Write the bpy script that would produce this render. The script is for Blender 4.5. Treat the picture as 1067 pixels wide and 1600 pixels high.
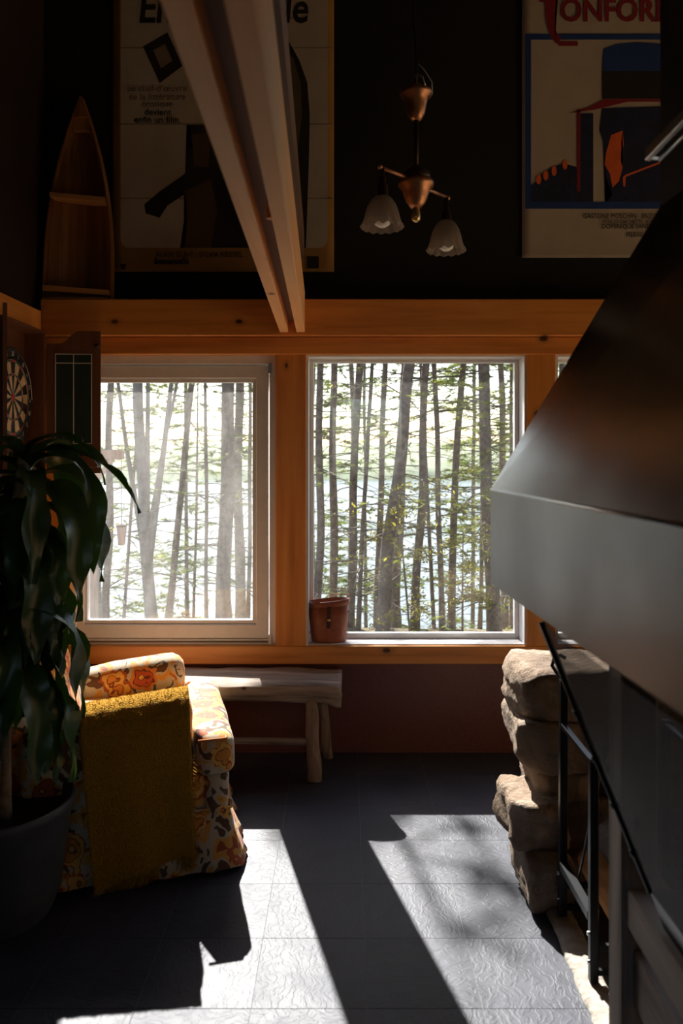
import bpy, bmesh, math, random
from mathutils import Vector, Matrix, Euler, noise

for o in list(bpy.data.objects):
    bpy.data.objects.remove(o)
scene = bpy.context.scene
COL = scene.collection

# ------------------------------------------------------------------ camera
CAM_H = 1.5
FPX = 1244.0            # focal length in pixels of the 1067x1600 frame (28 mm lens)
HX, HY = 541.0, 710.0   # vanishing point of the floor joints
cam_d = bpy.data.cameras.new('camera')
cam = bpy.data.objects.new('camera', cam_d)
COL.objects.link(cam)
cam.location = (0, 0, CAM_H)
cam.rotation_euler = (math.pi / 2, 0, 0)
cam_d.sensor_fit = 'VERTICAL'
cam_d.sensor_height = 36.0
cam_d.lens = 36.0 * FPX / 1600.0
cam_d.shift_x = -(HX - 533.5) / 1600.0
cam_d.shift_y = -(800.0 - HY) / 1600.0
cam_d.dof.use_dof = True
cam_d.dof.focus_distance = 3.9
cam_d.dof.aperture_fstop = 3.2
cam_d.clip_start = 0.02
cam_d.clip_end = 2000
scene.camera = cam

# ------------------------------------------------------------------ sky, sun, exposure
SUN_DIR = Vector((-0.245, 1.0, 0.86)).normalized()   # towards the sun
world = bpy.data.worlds.new('sky')
scene.world = world
world.use_nodes = True
wn = world.node_tree
wn.nodes.clear()
w_out = wn.nodes.new('ShaderNodeOutputWorld')
w_bg = wn.nodes.new('ShaderNodeBackground')
w_sky = wn.nodes.new('ShaderNodeTexSky')
w_sky.sky_type = 'NISHITA'
w_sky.sun_disc = False
w_sky.sun_elevation = math.asin(SUN_DIR.z)
w_sky.sun_rotation = math.atan2(SUN_DIR.x, SUN_DIR.y)
w_sky.air_density = 1.0
w_sky.dust_density = 1.2
w_sky.ozone_density = 1.0
w_bg.inputs['Strength'].default_value = 0.25
wn.links.new(w_sky.outputs[0], w_bg.inputs[0])
wn.links.new(w_bg.outputs[0], w_out.inputs[0])

sun_d = bpy.data.lights.new('sun', 'SUN')
sun_d.energy = 14.0
sun_d.angle = 0.0093
sun_d.color = (1.0, 0.96, 0.91)
sun = bpy.data.objects.new('sun', sun_d)
COL.objects.link(sun)
sun.rotation_euler = SUN_DIR.to_track_quat('Z', 'Y').to_euler()
sun.location = SUN_DIR * 60

vs = scene.view_settings
vs.view_transform = 'Standard'
vs.look = 'None'
vs.exposure = 0.42
vs.gamma = 1.0
vs.use_curve_mapping = False
scene.cycles.use_denoising = True
scene.cycles.sample_clamp_indirect = 8.0
scene.cycles.max_bounces = 10
scene.cycles.diffuse_bounces = 5
scene.cycles.transparent_max_bounces = 24


# ------------------------------------------------------------------ helpers
def P(px, py, y):
    """point of the place at depth y that stands where the photograph shows (px, py)"""
    return Vector(((px - HX) * y / FPX, y, CAM_H - (py - HY) * y / FPX))


def tag(o, label=None, cat=None, group=None, kind=None):
    if label: o['label'] = label
    if cat: o['category'] = cat
    if group: o['group'] = group
    if kind: o['kind'] = kind
    return o


def link(o, parent=None):
    COL.objects.link(o)
    if parent is not None:
        o.parent = parent
    return o


def thing(name, label, cat, loc=(0, 0, 0), rz=0.0, group=None, kind=None):
    o = bpy.data.objects.new(name, None)
    o.empty_display_size = 0.1
    o.location = loc
    o.rotation_euler = (0, 0, rz)
    COL.objects.link(o)
    return tag(o, label, cat, group, kind)


class MB:
    """collects shapes into one mesh"""
    def __init__(self):
        self.v = []; self.f = []; self.sm = []; self.mi = []

    def add(self, vs, fs, smooth=False, mi=0):
        b = len(self.v)
        self.v.extend([tuple(p) for p in vs])
        for f in fs:
            self.f.append(tuple(b + i for i in f)); self.sm.append(smooth); self.mi.append(mi)
        return self

    def box(self, p0, p1, mi=0):
        x0, x1 = sorted((p0[0], p1[0])); y0, y1 = sorted((p0[1], p1[1])); z0, z1 = sorted((p0[2], p1[2]))
        vs = [(x0, y0, z0), (x1, y0, z0), (x1, y1, z0), (x0, y1, z0), (x0, y0, z1), (x1, y0, z1), (x1, y1, z1), (x0, y1, z1)]
        return self.add(vs, [(3, 2, 1, 0), (4, 5, 6, 7), (0, 1, 5, 4), (1, 2, 6, 5), (2, 3, 7, 6), (3, 0, 4, 7)], mi=mi)

    def bar(self, a, b, w, h, up=(0, 0, 1)):
        """rectangular bar from a to b, width w sideways, height h along up"""
        a = Vector(a); b = Vector(b); d = (b - a).normalized()
        s = d.cross(Vector(up))
        if s.length < 1e-4: s = d.cross(Vector((0, 1, 0)))
        s.normalize(); u = s.cross(d).normalized()
        vs = []
        for p in (a, b):
            for i, j in ((-1, -1), (1, -1), (1, 1), (-1, 1)):
                vs.append(p + s * (i * w / 2) + u * (j * h / 2))
        return self.add(vs, [(3, 2, 1, 0), (4, 5, 6, 7), (0, 1, 5, 4), (1, 2, 6, 5), (2, 3, 7, 6), (3, 0, 4, 7)])

    def tube(self, pts, rad, n=8, cap=True, smooth=True, squash=1.0):
        pts = [Vector(p) for p in pts]
        if not hasattr(rad, '__len__'): rad = [rad] * len(pts)
        vs = []; ref = None
        for i, p in enumerate(pts):
            d = (pts[min(i + 1, len(pts) - 1)] - pts[max(i - 1, 0)]).normalized()
            if ref is None:
                ref = d.orthogonal().normalized()
            s = (ref - d * ref.dot(d))
            s = s.normalized() if s.length > 1e-5 else d.orthogonal().normalized()
            ref = s; t = d.cross(s)
            for k in range(n):
                a = 2 * math.pi * k / n
                vs.append(p + s * (math.cos(a) * rad[i]) + t * (math.sin(a) * rad[i] * squash))
        fs = []
        for i in range(len(pts) - 1):
            for k in range(n):
                k2 = (k + 1) % n
                fs.append((i * n + k, i * n + k2, (i + 1) * n + k2, (i + 1) * n + k))
        self.add(vs, fs, smooth)
        if cap:
            b = len(self.v) - len(vs)
            self.f.append(tuple(b + k for k in reversed(range(n)))); self.sm.append(False); self.mi.append(0)
            e = b + (len(pts) - 1) * n
            self.f.append(tuple(e + k for k in range(n))); self.sm.append(False); self.mi.append(0)
        return self

    def lathe(self, prof, c=(0, 0, 0), n=28, smooth=True, wav=None):
        """prof: list of (r, z); wav(i, angle) -> (radius factor, dz)"""
        vs = []
        for i, (r, z) in enumerate(prof):
            for k in range(n):
                a = 2 * math.pi * k / n
                fr, dz = wav(i, a) if wav else (1, 0)
                vs.append((c[0] + math.cos(a) * r * fr, c[1] + math.sin(a) * r * fr, c[2] + z + dz))
        fs = []
        for i in range(len(prof) - 1):
            for k in range(n):
                k2 = (k + 1) % n
                fs.append((i * n + k, i * n + k2, (i + 1) * n + k2, (i + 1) * n + k))
        return self.add(vs, fs, smooth)

    def prism(self, poly, axis, a, b):
        """poly of 2-D points pushed along axis from a to b; 'y': poly is (x,z)"""
        n = len(poly)
        def pt(p, t):
            return {'y': (p[0], t, p[1]), 'x': (t, p[0], p[1]), 'z': (p[0], p[1], t)}[axis]
        vs = [pt(p, a) for p in poly] + [pt(p, b) for p in poly]
        fs = [tuple(range(n)), tuple(reversed(range(n, 2 * n)))]
        for i in range(n):
            j = (i + 1) % n
            fs.append((i, i + n, j + n, j))
        return self.add(vs, fs)

    def grid(self, fn, nu, nv, smooth=True):
        vs = [fn(u / nu, v / nv) for v in range(nv + 1) for u in range(nu + 1)]
        fs = []
        for v in range(nv):
            for u in range(nu):
                i = v * (nu + 1) + u
                fs.append((i, i + 1, i + nu + 2, i + nu + 1))
        return self.add(vs, fs, smooth)

    def mesh(self, name, mat=None):
        me = bpy.data.meshes.new(name)
        me.from_pydata(self.v, [], self.f)
        me.polygons.foreach_set('use_smooth', self.sm)
        if any(self.mi): me.polygons.foreach_set('material_index', self.mi)
        for m in (mat if isinstance(mat, (list, tuple)) else [mat]):
            if m: me.materials.append(m)
        me.update()
        return me

    def build(self, name, mat=None, parent=None, fix=True, bevel=0, solid=0):
        me = self.mesh(name, mat)
        if fix or bevel:
            bm = bmesh.new(); bm.from_mesh(me)
            if bevel:
                bmesh.ops.bevel(bm, geom=bm.edges[:], offset=bevel, segments=1, affect='EDGES')
            if fix: bmesh.ops.recalc_face_normals(bm, faces=bm.faces[:])
            bm.to_mesh(me); bm.free()
        o = link(bpy.data.objects.new(name, me), parent)
        if solid:
            md = o.modifiers.new('thickness', 'SOLIDIFY'); md.thickness = solid; md.offset = 0
        return o


def soft_box(size, r, seg=4, cuts=0, wob=0.0, seed=0, shape=None):
    """rounded upholstery block centred on the origin, returned as MB"""
    bm = bmesh.new()
    bmesh.ops.create_cube(bm, size=1.0)
    for v in bm.verts:
        v.co = Vector((v.co.x * size[0], v.co.y * size[1], v.co.z * size[2]))
    if cuts:
        bmesh.ops.subdivide_edges(bm, edges=bm.edges[:], cuts=cuts, use_grid_fill=True)
        hx, hy, hz = size[0] / 2, size[1] / 2, size[2] / 2
        for v in bm.verts:      # round every corner towards an inner box
            c = Vector((max(-hx + r, min(hx - r, v.co.x)), max(-hy + r, min(hy - r, v.co.y)), max(-hz + r, min(hz - r, v.co.z))))
            d = v.co - c
            if d.length > 1e-6:
                v.co = c + d.normalized() * r
    else:
        bmesh.ops.bevel(bm, geom=bm.edges[:], offset=r, segments=seg, affect='EDGES', profile=0.5)
    m = MB()
    vs = []
    for v in bm.verts:
        p = v.co.copy()
        if wob:
            k = noise.noise(p * 7 + Vector((seed * 3.1, seed, 0))) * wob
            p += (p.normalized() if p.length else p) * k
        if shape: p = Vector(shape(p))
        vs.append(p)
    m.add(vs, [tuple(v.index for v in f.verts) for f in bm.faces], True)
    bm.free()
    return m


# ------------------------------------------------------------------ material helpers
def mat(name):
    m = bpy.data.materials.new(name)
    m.use_nodes = True
    nt = m.node_tree
    return m, nt, nt.nodes['Principled BSDF']


def nd(nt, typ, **kw):
    n = nt.nodes.new(typ)
    for k, v in kw.items():
        if k in n.inputs: n.inputs[k].default_value = v
        else: setattr(n, k, v)
    return n


def coords(nt, scale=(1, 1, 1), kind='Object', rot=(0, 0, 0)):
    t = nd(nt, 'ShaderNodeTexCoord')
    mp = nd(nt, 'ShaderNodeMapping')
    mp.inputs['Scale'].default_value = scale
    mp.inputs['Rotation'].default_value = rot
    nt.links.new(t.outputs[kind], mp.inputs[0])
    return mp.outputs[0]


def ramp(nt, fac, stops, interp='LINEAR'):
    r = nd(nt, 'ShaderNodeValToRGB')
    cr = r.color_ramp
    cr.interpolation = interp
    while len(cr.elements) > 1: cr.elements.remove(cr.elements[-1])
    cr.elements[0].position = stops[0][0]
    cr.elements[0].color = (*stops[0][1], 1)
    for p, c in stops[1:]:
        e = cr.elements.new(p); e.color = (*c, 1)
    nt.links.new(fac, r.inputs[0])
    return r.outputs[0]


def noise_tex(nt, vec, scale=5, detail=4, rough=0.5, dist=0.0):
    n = nd(nt, 'ShaderNodeTexNoise')
    n.inputs['Scale'].default_value = scale
    n.inputs['Detail'].default_value = detail
    n.inputs['Roughness'].default_value = rough
    n.inputs['Distortion'].default_value = dist
    if vec is not None: nt.links.new(vec, n.inputs['Vector'])
    return n


def bump(nt, b, h, strength=0.3, dist=0.01):
    bp = nd(nt, 'ShaderNodeBump')
    bp.inputs['Strength'].default_value = strength
    bp.inputs['Distance'].default_value = dist
    nt.links.new(h, bp.inputs['Height'])
    nt.links.new(bp.outputs[0], b.inputs['Normal'])
    return bp


def mixc(nt, fac, a, b, mode='MIX'):
    m = nd(nt, 'ShaderNodeMix', data_type='RGBA', blend_type=mode)
    if hasattr(fac, 'links') or hasattr(fac, 'is_linked'): nt.links.new(fac, m.inputs[0])
    else: m.inputs[0].default_value = fac
    for s, i in ((a, 6), (b, 7)):
        if hasattr(s, 'is_linked'): nt.links.new(s, m.inputs[i])
        else: m.inputs[i].default_value = (*s, 1)
    return m.outputs[2]


def mth(nt, op, a, b=None, clamp=False):
    m = nd(nt, 'ShaderNodeMath', operation=op)
    m.use_clamp = clamp
    for s, i in ((a, 0), (b, 1)):
        if s is None: continue
        if hasattr(s, 'is_linked'): nt.links.new(s, m.inputs[i])
        else: m.inputs[i].default_value = s
    return m.outputs[0]


def plain(name, col, rough=0.6, metal=0.0, var=0.25, scale=8, bmp=0.0, spec=0.5):
    m, nt, b = mat(name)
    v = coords(nt)
    n = noise_tex(nt, v, scale, 5, 0.6)
    c = ramp(nt, n.outputs[0], [(0.3, tuple(x * (1 - var) for x in col)), (0.7, tuple(min(1, x * (1 + var)) for x in col))])
    nt.links.new(c, b.inputs['Base Color'])
    b.inputs['Roughness'].default_value = rough
    b.inputs['Metallic'].default_value = metal
    b.inputs['Specular IOR Level'].default_value = spec
    if bmp: bump(nt, b, n.outputs[0], bmp, 0.01)
    return m


def wood(name, c_dark, c_mid, c_light, axis='x', rough=0.5, fine=1.0, knots=0.5, bmp=0.15, knot_col=(0.05, 0.015, 0.006), kscale=3.0, vary=0.0):
    """sawn timber: grain runs along axis, rings warp round knots"""
    m, nt, b = mat(name)
    sc = {'x': (0.5, 7, 7), 'y': (7, 0.5, 7), 'z': (7, 7, 0.5)}[axis]
    v = coords(nt, tuple(s * fine for s in sc))
    n0 = noise_tex(nt, v, 1.6, 3, 0.5, 0.6)
    w = nd(nt, 'ShaderNodeTexNoise'); w.inputs['Scale'].default_value = 5.0; w.inputs['Detail'].default_value = 6
    w.inputs['Distortion'].default_value = 0.4
    nt.links.new(v, w.inputs['Vector'])
    s1 = mth(nt, 'ADD', mth(nt, 'MULTIPLY', n0.outputs[0], 0.65), mth(nt, 'MULTIPLY', w.outputs[0], 0.35))
    c = ramp(nt, s1, [(0.30, c_dark), (0.5, c_mid), (0.72, c_light)])
    if knots:
        ks = {'x': (0.62, 1, 1), 'y': (1, 0.62, 1), 'z': (1, 1, 0.62)}[axis]
        kv = coords(nt, ks)
        sxyz = nd(nt, 'ShaderNodeSeparateXYZ'); nt.links.new(kv, sxyz.inputs[0])
        cxyz = nd(nt, 'ShaderNodeCombineXYZ'); nt.links.new(sxyz.outputs[0], cxyz.inputs[0])
        nt.links.new(sxyz.outputs[1 if axis == 'y' else 2], cxyz.inputs[1])
        vo = nd(nt, 'ShaderNodeTexVoronoi'); vo.voronoi_dimensions = '2D'; vo.inputs['Scale'].default_value = kscale * 2.0
        nt.links.new(cxyz.outputs[0], vo.inputs['Vector'])
        sp = nd(nt, 'ShaderNodeSeparateColor'); nt.links.new(vo.outputs['Color'], sp.inputs[0])
        dd = mth(nt, 'ADD', vo.outputs['Distance'], mth(nt, 'MULTIPLY', mth(nt, 'LESS_THAN', sp.outputs[0], 1.0 - knots), 1.0))
        dd = mth(nt, 'ADD', dd, mth(nt, 'MULTIPLY', sp.outputs[1], 0.035))
        kf = ramp(nt, dd, [(0.0, (1, 1, 1)), (0.052, (0.9, 0.9, 0.9)), (0.075, (0.25, 0.25, 0.25)), (0.15, (0, 0, 0))])
        c = mixc(nt, kf, c, knot_col)
    if vary:
        oi = nd(nt, 'ShaderNodeObjectInfo')
        c = mixc(nt, mth(nt, 'MULTIPLY', oi.outputs['Random'], vary), c, tuple(x * .45 for x in c_dark))
    nt.links.new(c, b.inputs['Base Color'])
    b.inputs['Roughness'].default_value = rough
    if bmp: bump(nt, b, s1, bmp, 0.004)
    return m


M = {}
M['pine'] = wood('orange_pine', (0.52, 0.17, 0.028), (0.76, 0.29, 0.058), (0.84, 0.38, 0.095), 'x', 0.42, knots=0.5, kscale=2.2)
M['pine_v'] = wood('orange_pine_upright', (0.50, 0.16, 0.027), (0.74, 0.28, 0.055), (0.83, 0.37, 0.09), 'z', 0.42, knots=0.5, kscale=2.4)
M['pine_y'] = wood('orange_pine_deep', (0.52, 0.17, 0.028), (0.76, 0.29, 0.058), (0.84, 0.38, 0.095), 'y', 0.45, knots=0.4)
M['rafter'] = wood('pale_spruce', (0.86, 0.40, 0.14), (0.97, 0.51, 0.20), (0.98, 0.59, 0.27), 'y', 0.6, knots=0.45, kscale=2.6)
M['rafter_dark'] = wood('brown_spruce', (0.13, 0.07, 0.045), (0.20, 0.115, 0.075), (0.26, 0.15, 0.10), 'y', 0.65, knots=0.3)
M['boatwood'] = wood('varnished_boat_wood', (0.16, 0.06, 0.018), (0.44, 0.19, 0.06), (0.66, 0.34, 0.13), 'z', 0.4, knots=0.0, vary=0.55)
M['boat_thwart'] = wood('pale_boat_thwart', (0.42, 0.19, 0.06), (0.58, 0.29, 0.10), (0.66, 0.36, 0.14), 'x', 0.45, knots=0.0)
M['cabinet'] = wood('walnut_cabinet', (0.085, 0.03, 0.013), (0.15, 0.055, 0.023), (0.20, 0.08, 0.035), 'z', 0.5, knots=0)
M['drift'] = wood('driftwood', (0.12, 0.08, 0.055), (0.36, 0.27, 0.20), (0.58, 0.47, 0.37), 'x', 0.75, fine=2.2, knots=0.25, bmp=0.6, kscale=5)
M['drift_v'] = wood('driftwood_leg', (0.09, 0.055, 0.035), (0.32, 0.22, 0.145), (0.52, 0.39, 0.28), 'z', 0.75, fine=2.6, knots=0.2, bmp=0.6)
M['grey_wood'] = wood('weathered_timber', (0.22, 0.175, 0.135), (0.48, 0.39, 0.32), (0.66, 0.56, 0.47), 'z', 0.8, fine=1.5, knots=0.2, bmp=0.7)
M['grey_wood_y'] = wood('weathered_rail', (0.22, 0.175, 0.135), (0.48, 0.39, 0.32), (0.66, 0.56, 0.47), 'y', 0.8, fine=1.5, knots=0.2, bmp=0.7)
M['firewood'] = wood('split_firewood', (0.33, 0.13, 0.03), (0.55, 0.24, 0.06), (0.66, 0.36, 0.12), 'y', 0.8, knots=0, bmp=0.5)


def m_tile():
    m, nt, b = mat('embossed_slate_tile')
    t = nd(nt, 'ShaderNodeTexCoord'); oi = nd(nt, 'ShaderNodeObjectInfo')
    ad = nd(nt, 'ShaderNodeVectorMath', operation='ADD')
    cx = nd(nt, 'ShaderNodeCombineXYZ')
    nt.links.new(mth(nt, 'MULTIPLY', oi.outputs['Random'], 37.0), cx.inputs[2])
    nt.links.new(mth(nt, 'MULTIPLY', oi.outputs['Random'], 11.0), cx.inputs[0])
    nt.links.new(t.outputs['Object'], ad.inputs[0]); nt.links.new(cx.outputs[0], ad.inputs[1])
    v = ad.outputs[0]
    warp = noise_tex(nt, v, 14, 2, 0.5)
    vw = nd(nt, 'ShaderNodeVectorMath', operation='MULTIPLY_ADD')
    nt.links.new(warp.outputs['Color'], vw.inputs[0]); vw.inputs[1].default_value = (0.10, 0.10, 0.0); nt.links.new(v, vw.inputs[2])
    mp = nd(nt, 'ShaderNodeMapping'); mp.inputs['Rotation'].default_value = (0, 0, 0.7); mp.inputs['Scale'].default_value = (78, 26, 1)
    nt.links.new(vw.outputs[0], mp.inputs[0])
    n1 = noise_tex(nt, mp.outputs[0], 1.0, 2.5, 0.5, 0.3)
    rd = ramp(nt, n1.outputs[0], [(0.46, (0, 0, 0)), (0.60, (1, 1, 1)), (0.66, (0.75, 0.75, 0.75))])
    n2 = noise_tex(nt, v, 6, 3, 0.6)
    n3 = noise_tex(nt, v, 120, 4, 0.6)
    hh = mth(nt, 'ADD', mth(nt, 'MULTIPLY', rd, 0.8), mth(nt, 'MULTIPLY', n3.outputs[0], 0.14))
    hh = mth(nt, 'ADD', hh, mth(nt, 'MULTIPLY', n2.outputs[0], 0.6))
    c = ramp(nt, n2.outputs[0], [(0.3, (0.038, 0.041, 0.055)), (0.7, (0.062, 0.066, 0.086))])
    nt.links.new(c, b.inputs['Base Color'])
    rr = ramp(nt, n2.outputs[0], [(0.3, (0.50, 0.50, 0.50)), (0.7, (0.60, 0.60, 0.60))])
    nt.links.new(rr, b.inputs['Roughness'])
    b.inputs['Specular IOR Level'].default_value = 0.30
    bump(nt, b, hh, 0.26, 0.003)
    return m


M['tile'] = m_tile()
M['grout'] = plain('tile_joint', (0.20, 0.20, 0.21), 0.7)
M['wall_red'] = plain('oxblood_panel_paint', (0.19, 0.066, 0.046), 0.27, scale=60, var=0.1, bmp=0.08)
M['wall_dark'] = plain('near_black_wall_paint', (0.0045, 0.004, 0.0055), 0.8, var=0.15)
M['wall_brown'] = plain('dark_brown_wall_paint', (0.022, 0.009, 0.005), 0.75, var=0.15)
M['ceiling'] = wood('dark_ceiling_boards', (0.05, 0.03, 0.018), (0.08, 0.05, 0.03), (0.11, 0.07, 0.042), 'y', 0.7, knots=0.2)
M['pale_pine'] = wood('pale_pine_boards', (0.56, 0.38, 0.20), (0.68, 0.48, 0.27), (0.75, 0.55, 0.33), 'y', 0.6, knots=0.3)
M['vinyl'] = plain('white_vinyl', (0.84, 0.81, 0.79), 0.38, var=0.04, scale=20)
M['gasket'] = plain('grey_gasket', (0.12, 0.11, 0.11), 0.6)
M['steel'] = plain('brushed_steel', (0.55, 0.55, 0.55), 0.3, 1.0, 0.1)
M['iron'] = plain('black_iron', (0.018, 0.019, 0.022), 0.38, 0.6, 0.2, bmp=0.05)
M['screw'] = plain('black_screw', (0.02, 0.02, 0.02), 0.4, 0.5)


def m_glass(name, dust=0.0):
    m, nt, b = mat(name)
    nt.nodes.remove(b)
    out = [n for n in nt.nodes if n.type == 'OUTPUT_MATERIAL'][0]
    tr = nd(nt, 'ShaderNodeBsdfTransparent'); gl = nd(nt, 'ShaderNodeBsdfGlossy')
    tr.inputs[0].default_value = (0.985, 0.99, 0.985, 1)
    gl.inputs['Roughness'].default_value = 0.0
    lw = nd(nt, 'ShaderNodeLayerWeight'); lw.inputs[0].default_value = 0.5
    f = mth(nt, 'ADD', mth(nt, 'MULTIPLY', mth(nt, 'POWER', lw.outputs['Facing'], 5.0), 0.94), 0.04)
    mx = nd(nt, 'ShaderNodeMixShader')
    nt.links.new(f, mx.inputs[0]); nt.links.new(tr.outputs[0], mx.inputs[1]); nt.links.new(gl.outputs[0], mx.inputs[2])
    last = mx.outputs[0]
    if dust:
        tl = nd(nt, 'ShaderNodeBsdfTranslucent'); tl.inputs[0].default_value = (0.9, 0.87, 0.82, 1)
        v = coords(nt, (3.0, 1, 0.8))
        n1 = noise_tex(nt, v, 2.0, 6, 0.62, 0.8)
        df = ramp(nt, n1.outputs[0], [(0.35, (dust * 0.25,) * 3), (0.7, (dust,) * 3)])
        m2 = nd(nt, 'ShaderNodeMixShader')
        nt.links.new(df, m2.inputs[0]); nt.links.new(last, m2.inputs[1]); nt.links.new(tl.outputs[0], m2.inputs[2])
        last = m2.outputs[0]
    nt.links.new(last, out.inputs[0])
    return m


M['glass'] = m_glass('window_glass', 0.012)
M['glass_dusty'] = m_glass('dusty_window_glass', 0.055)


def m_hood(name, k, r0, r1):
    m, nt, b = mat(name)
    v = coords(nt)
    n1 = noise_tex(nt, v, 3.0, 4, 0.55)
    n2 = noise_tex(nt, v, 4, 3, 0.5)
    c = ramp(nt, n1.outputs[0], [(0.3, (k * .8, k * .8, k * .81)), (0.55, (k, k * .99, k * .98)), (0.75, (k, k * .9, k * .8))])
    nt.links.new(c, b.inputs['Base Color'])
    b.inputs['Metallic'].default_value = 1.0
    r = ramp(nt, n2.outputs[0], [(0.3, (r0,) * 3), (0.7, (r1,) * 3)])
    nt.links.new(r, b.inputs['Roughness'])
    return m


M['hood'] = m_hood('dull_sheet_steel', 0.115, 0.32, 0.42)
M['hood_top'] = m_hood('blued_sheet_steel', 0.18, 0.20, 0.26)
M['seam'] = m_hood('bare_steel_seam', 0.45, 0.3, 0.35)
M['flue'] = plain('matt_black_flue', (0.012, 0.012, 0.013), 0.6, 0.3)


def m_mesh_screen():
    m, nt, b = mat('fine_wire_mesh')
    b.inputs['Base Color'].default_value = (0.030, 0.022, 0.016, 1)
    b.inputs['Roughness'].default_value = 0.55
    b.inputs['Metallic'].default_value = 0.4
    v = coords(nt, (400, 400, 400))
    ck = nd(nt, 'ShaderNodeTexChecker'); ck.inputs['Scale'].default_value = 1.0
    nt.links.new(v, ck.inputs['Vector'])
    b.inputs['Alpha'].default_value = 0.64
    return m


M['mesh'] = m_mesh_screen()


def m_floral():
    m, nt, b = mat('floral_upholstery')
    v0 = coords(nt, (1, 1, 1))
    wn_ = noise_tex(nt, v0, 22, 2, 0.5)
    vw = nd(nt, 'ShaderNodeVectorMath', operation='MULTIPLY_ADD')
    nt.links.new(wn_.outputs['Color'], vw.inputs[0]); vw.inputs[1].default_value = (0.030, 0.030, 0.030); nt.links.new(v0, vw.inputs[2])
    # leaves and stems between the blooms
    n_l = noise_tex(nt, vw.outputs[0], 12, 1.5, 0.5, 1.2)
    leaf = ramp(nt, n_l.outputs[0], [(0.0, (0.15, 0.055, 0.02)), (0.40, (0.10, 0.07, 0.025)), (0.44, (0.60, 0.47, 0.31)), (0.55, (0.60, 0.47, 0.31)), (0.555, (0.72, 0.33, 0.05)), (0.66, (0.36, 0.07, 0.02))], 'CONSTANT')
    # blooms
    vo = nd(nt, 'ShaderNodeTexVoronoi'); vo.inputs['Scale'].default_value = 7.2; vo.inputs['Randomness'].default_value = 0.85
    nt.links.new(vw.outputs[0], vo.inputs['Vector'])
    vp = nd(nt, 'ShaderNodeTexVoronoi'); vp.inputs['Scale'].default_value = 30
    nt.links.new(v0, vp.inputs['Vector'])
    d = mth(nt, 'ADD', vo.outputs['Distance'], mth(nt, 'MULTIPLY', mth(nt, 'SUBTRACT', vp.outputs['Distance'], 0.35), 0.20))
    bl_a = ramp(nt, d, [(0.0, (0.10, 0.025, 0.012)), (0.10, (0.80, 0.40, 0.06)), (0.17, (0.16, 0.03, 0.012)), (0.20, (0.52, 0.085, 0.02)), (0.33, (0.14, 0.03, 0.012)), (0.36, (0.70, 0.22, 0.035))], 'CONSTANT')
    bl_b = ramp(nt, d, [(0.0, (0.75, 0.38, 0.07)), (0.08, (0.13, 0.045, 0.02)), (0.13, (0.72, 0.27, 0.035)), (0.26, (0.30, 0.06, 0.02)), (0.29, (0.83, 0.44, 0.08)), (0.38, (0.45, 0.09, 0.02))], 'CONSTANT')
    sx = nd(nt, 'ShaderNodeSeparateColor'); nt.links.new(vo.outputs['Color'], sx.inputs[0])
    pick = mth(nt, 'GREATER_THAN', sx.outputs[0], 0.5)
    bl = mixc(nt, pick, bl_a, bl_b)
    edge = mth(nt, 'LESS_THAN', d, mth(nt, 'ADD', mth(nt, 'MULTIPLY', sx.outputs[1], 0.18), 0.36))
    c = mixc(nt, edge, leaf, bl)
    nt.links.new(c, b.inputs['Base Color'])
    b.inputs['Roughness'].default_value = 0.8
    b.inputs['Sheen Weight'].default_value = 0.1
    weave = noise_tex(nt, v0, 260, 2, 0.5)
    bump(nt, b, weave.outputs[0], 0.25, 0.002)
    return m


M['floral'] = m_floral()
M['piping'] = plain('orange_piping', (0.62, 0.20, 0.03), 0.7)


def m_wool():
    m, nt, b = mat('mustard_wool')
    v = coords(nt)
    n = noise_tex(nt, v, 150, 3, 0.7)
    vo = nd(nt, 'ShaderNodeTexVoronoi'); vo.inputs['Scale'].default_value = 170
    nt.links.new(v, vo.inputs['Vector'])
    c = ramp(nt, n.outputs[0], [(0.3, (0.36, 0.165, 0.012)), (0.7, (0.54, 0.27, 0.022))])
    nt.links.new(c, b.inputs['Base Color'])
    b.inputs['Roughness'].default_value = 0.95
    b.inputs['Specular IOR Level'].default_value = 0.1
    b.inputs['Sheen Weight'].default_value = 0.5
    b.inputs['Sheen Tint'].default_value = (0.9, 0.6, 0.1, 1)
    bump(nt, b, mth(nt, 'ADD', vo.outputs['Distance'], n.outputs[0]), 0.9, 0.005)
    return m


M['wool'] = m_wool()


def m_leaf(name, c1, c2, trans=0.35, rough=0.35, spec=0.5, scale=30):
    m, nt, b = mat(name)
    out = [n for n in nt.nodes if n.type == 'OUTPUT_MATERIAL'][0]
    v = coords(nt)
    n = noise_tex(nt, v, scale, 3, 0.5)
    c = ramp(nt, n.outputs[0], [(0.3, c1), (0.7, c2)])
    nt.links.new(c, b.inputs['Base Color'])
    b.inputs['Roughness'].default_value = rough
    b.inputs['Specular IOR Level'].default_value = spec
    tl = nd(nt, 'ShaderNodeBsdfTranslucent')
    cc = mixc(nt, 1.0, c, (1.6, 1.7, 0.7), 'MULTIPLY')
    nt.links.new(cc, tl.inputs[0])
    mx = nd(nt, 'ShaderNodeMixShader'); mx.inputs[0].default_value = trans
    nt.links.new(b.outputs[0], mx.inputs[1]); nt.links.new(tl.outputs[0], mx.inputs[2])
    nt.links.new(mx.outputs[0], out.inputs[0])
    return m


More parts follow.
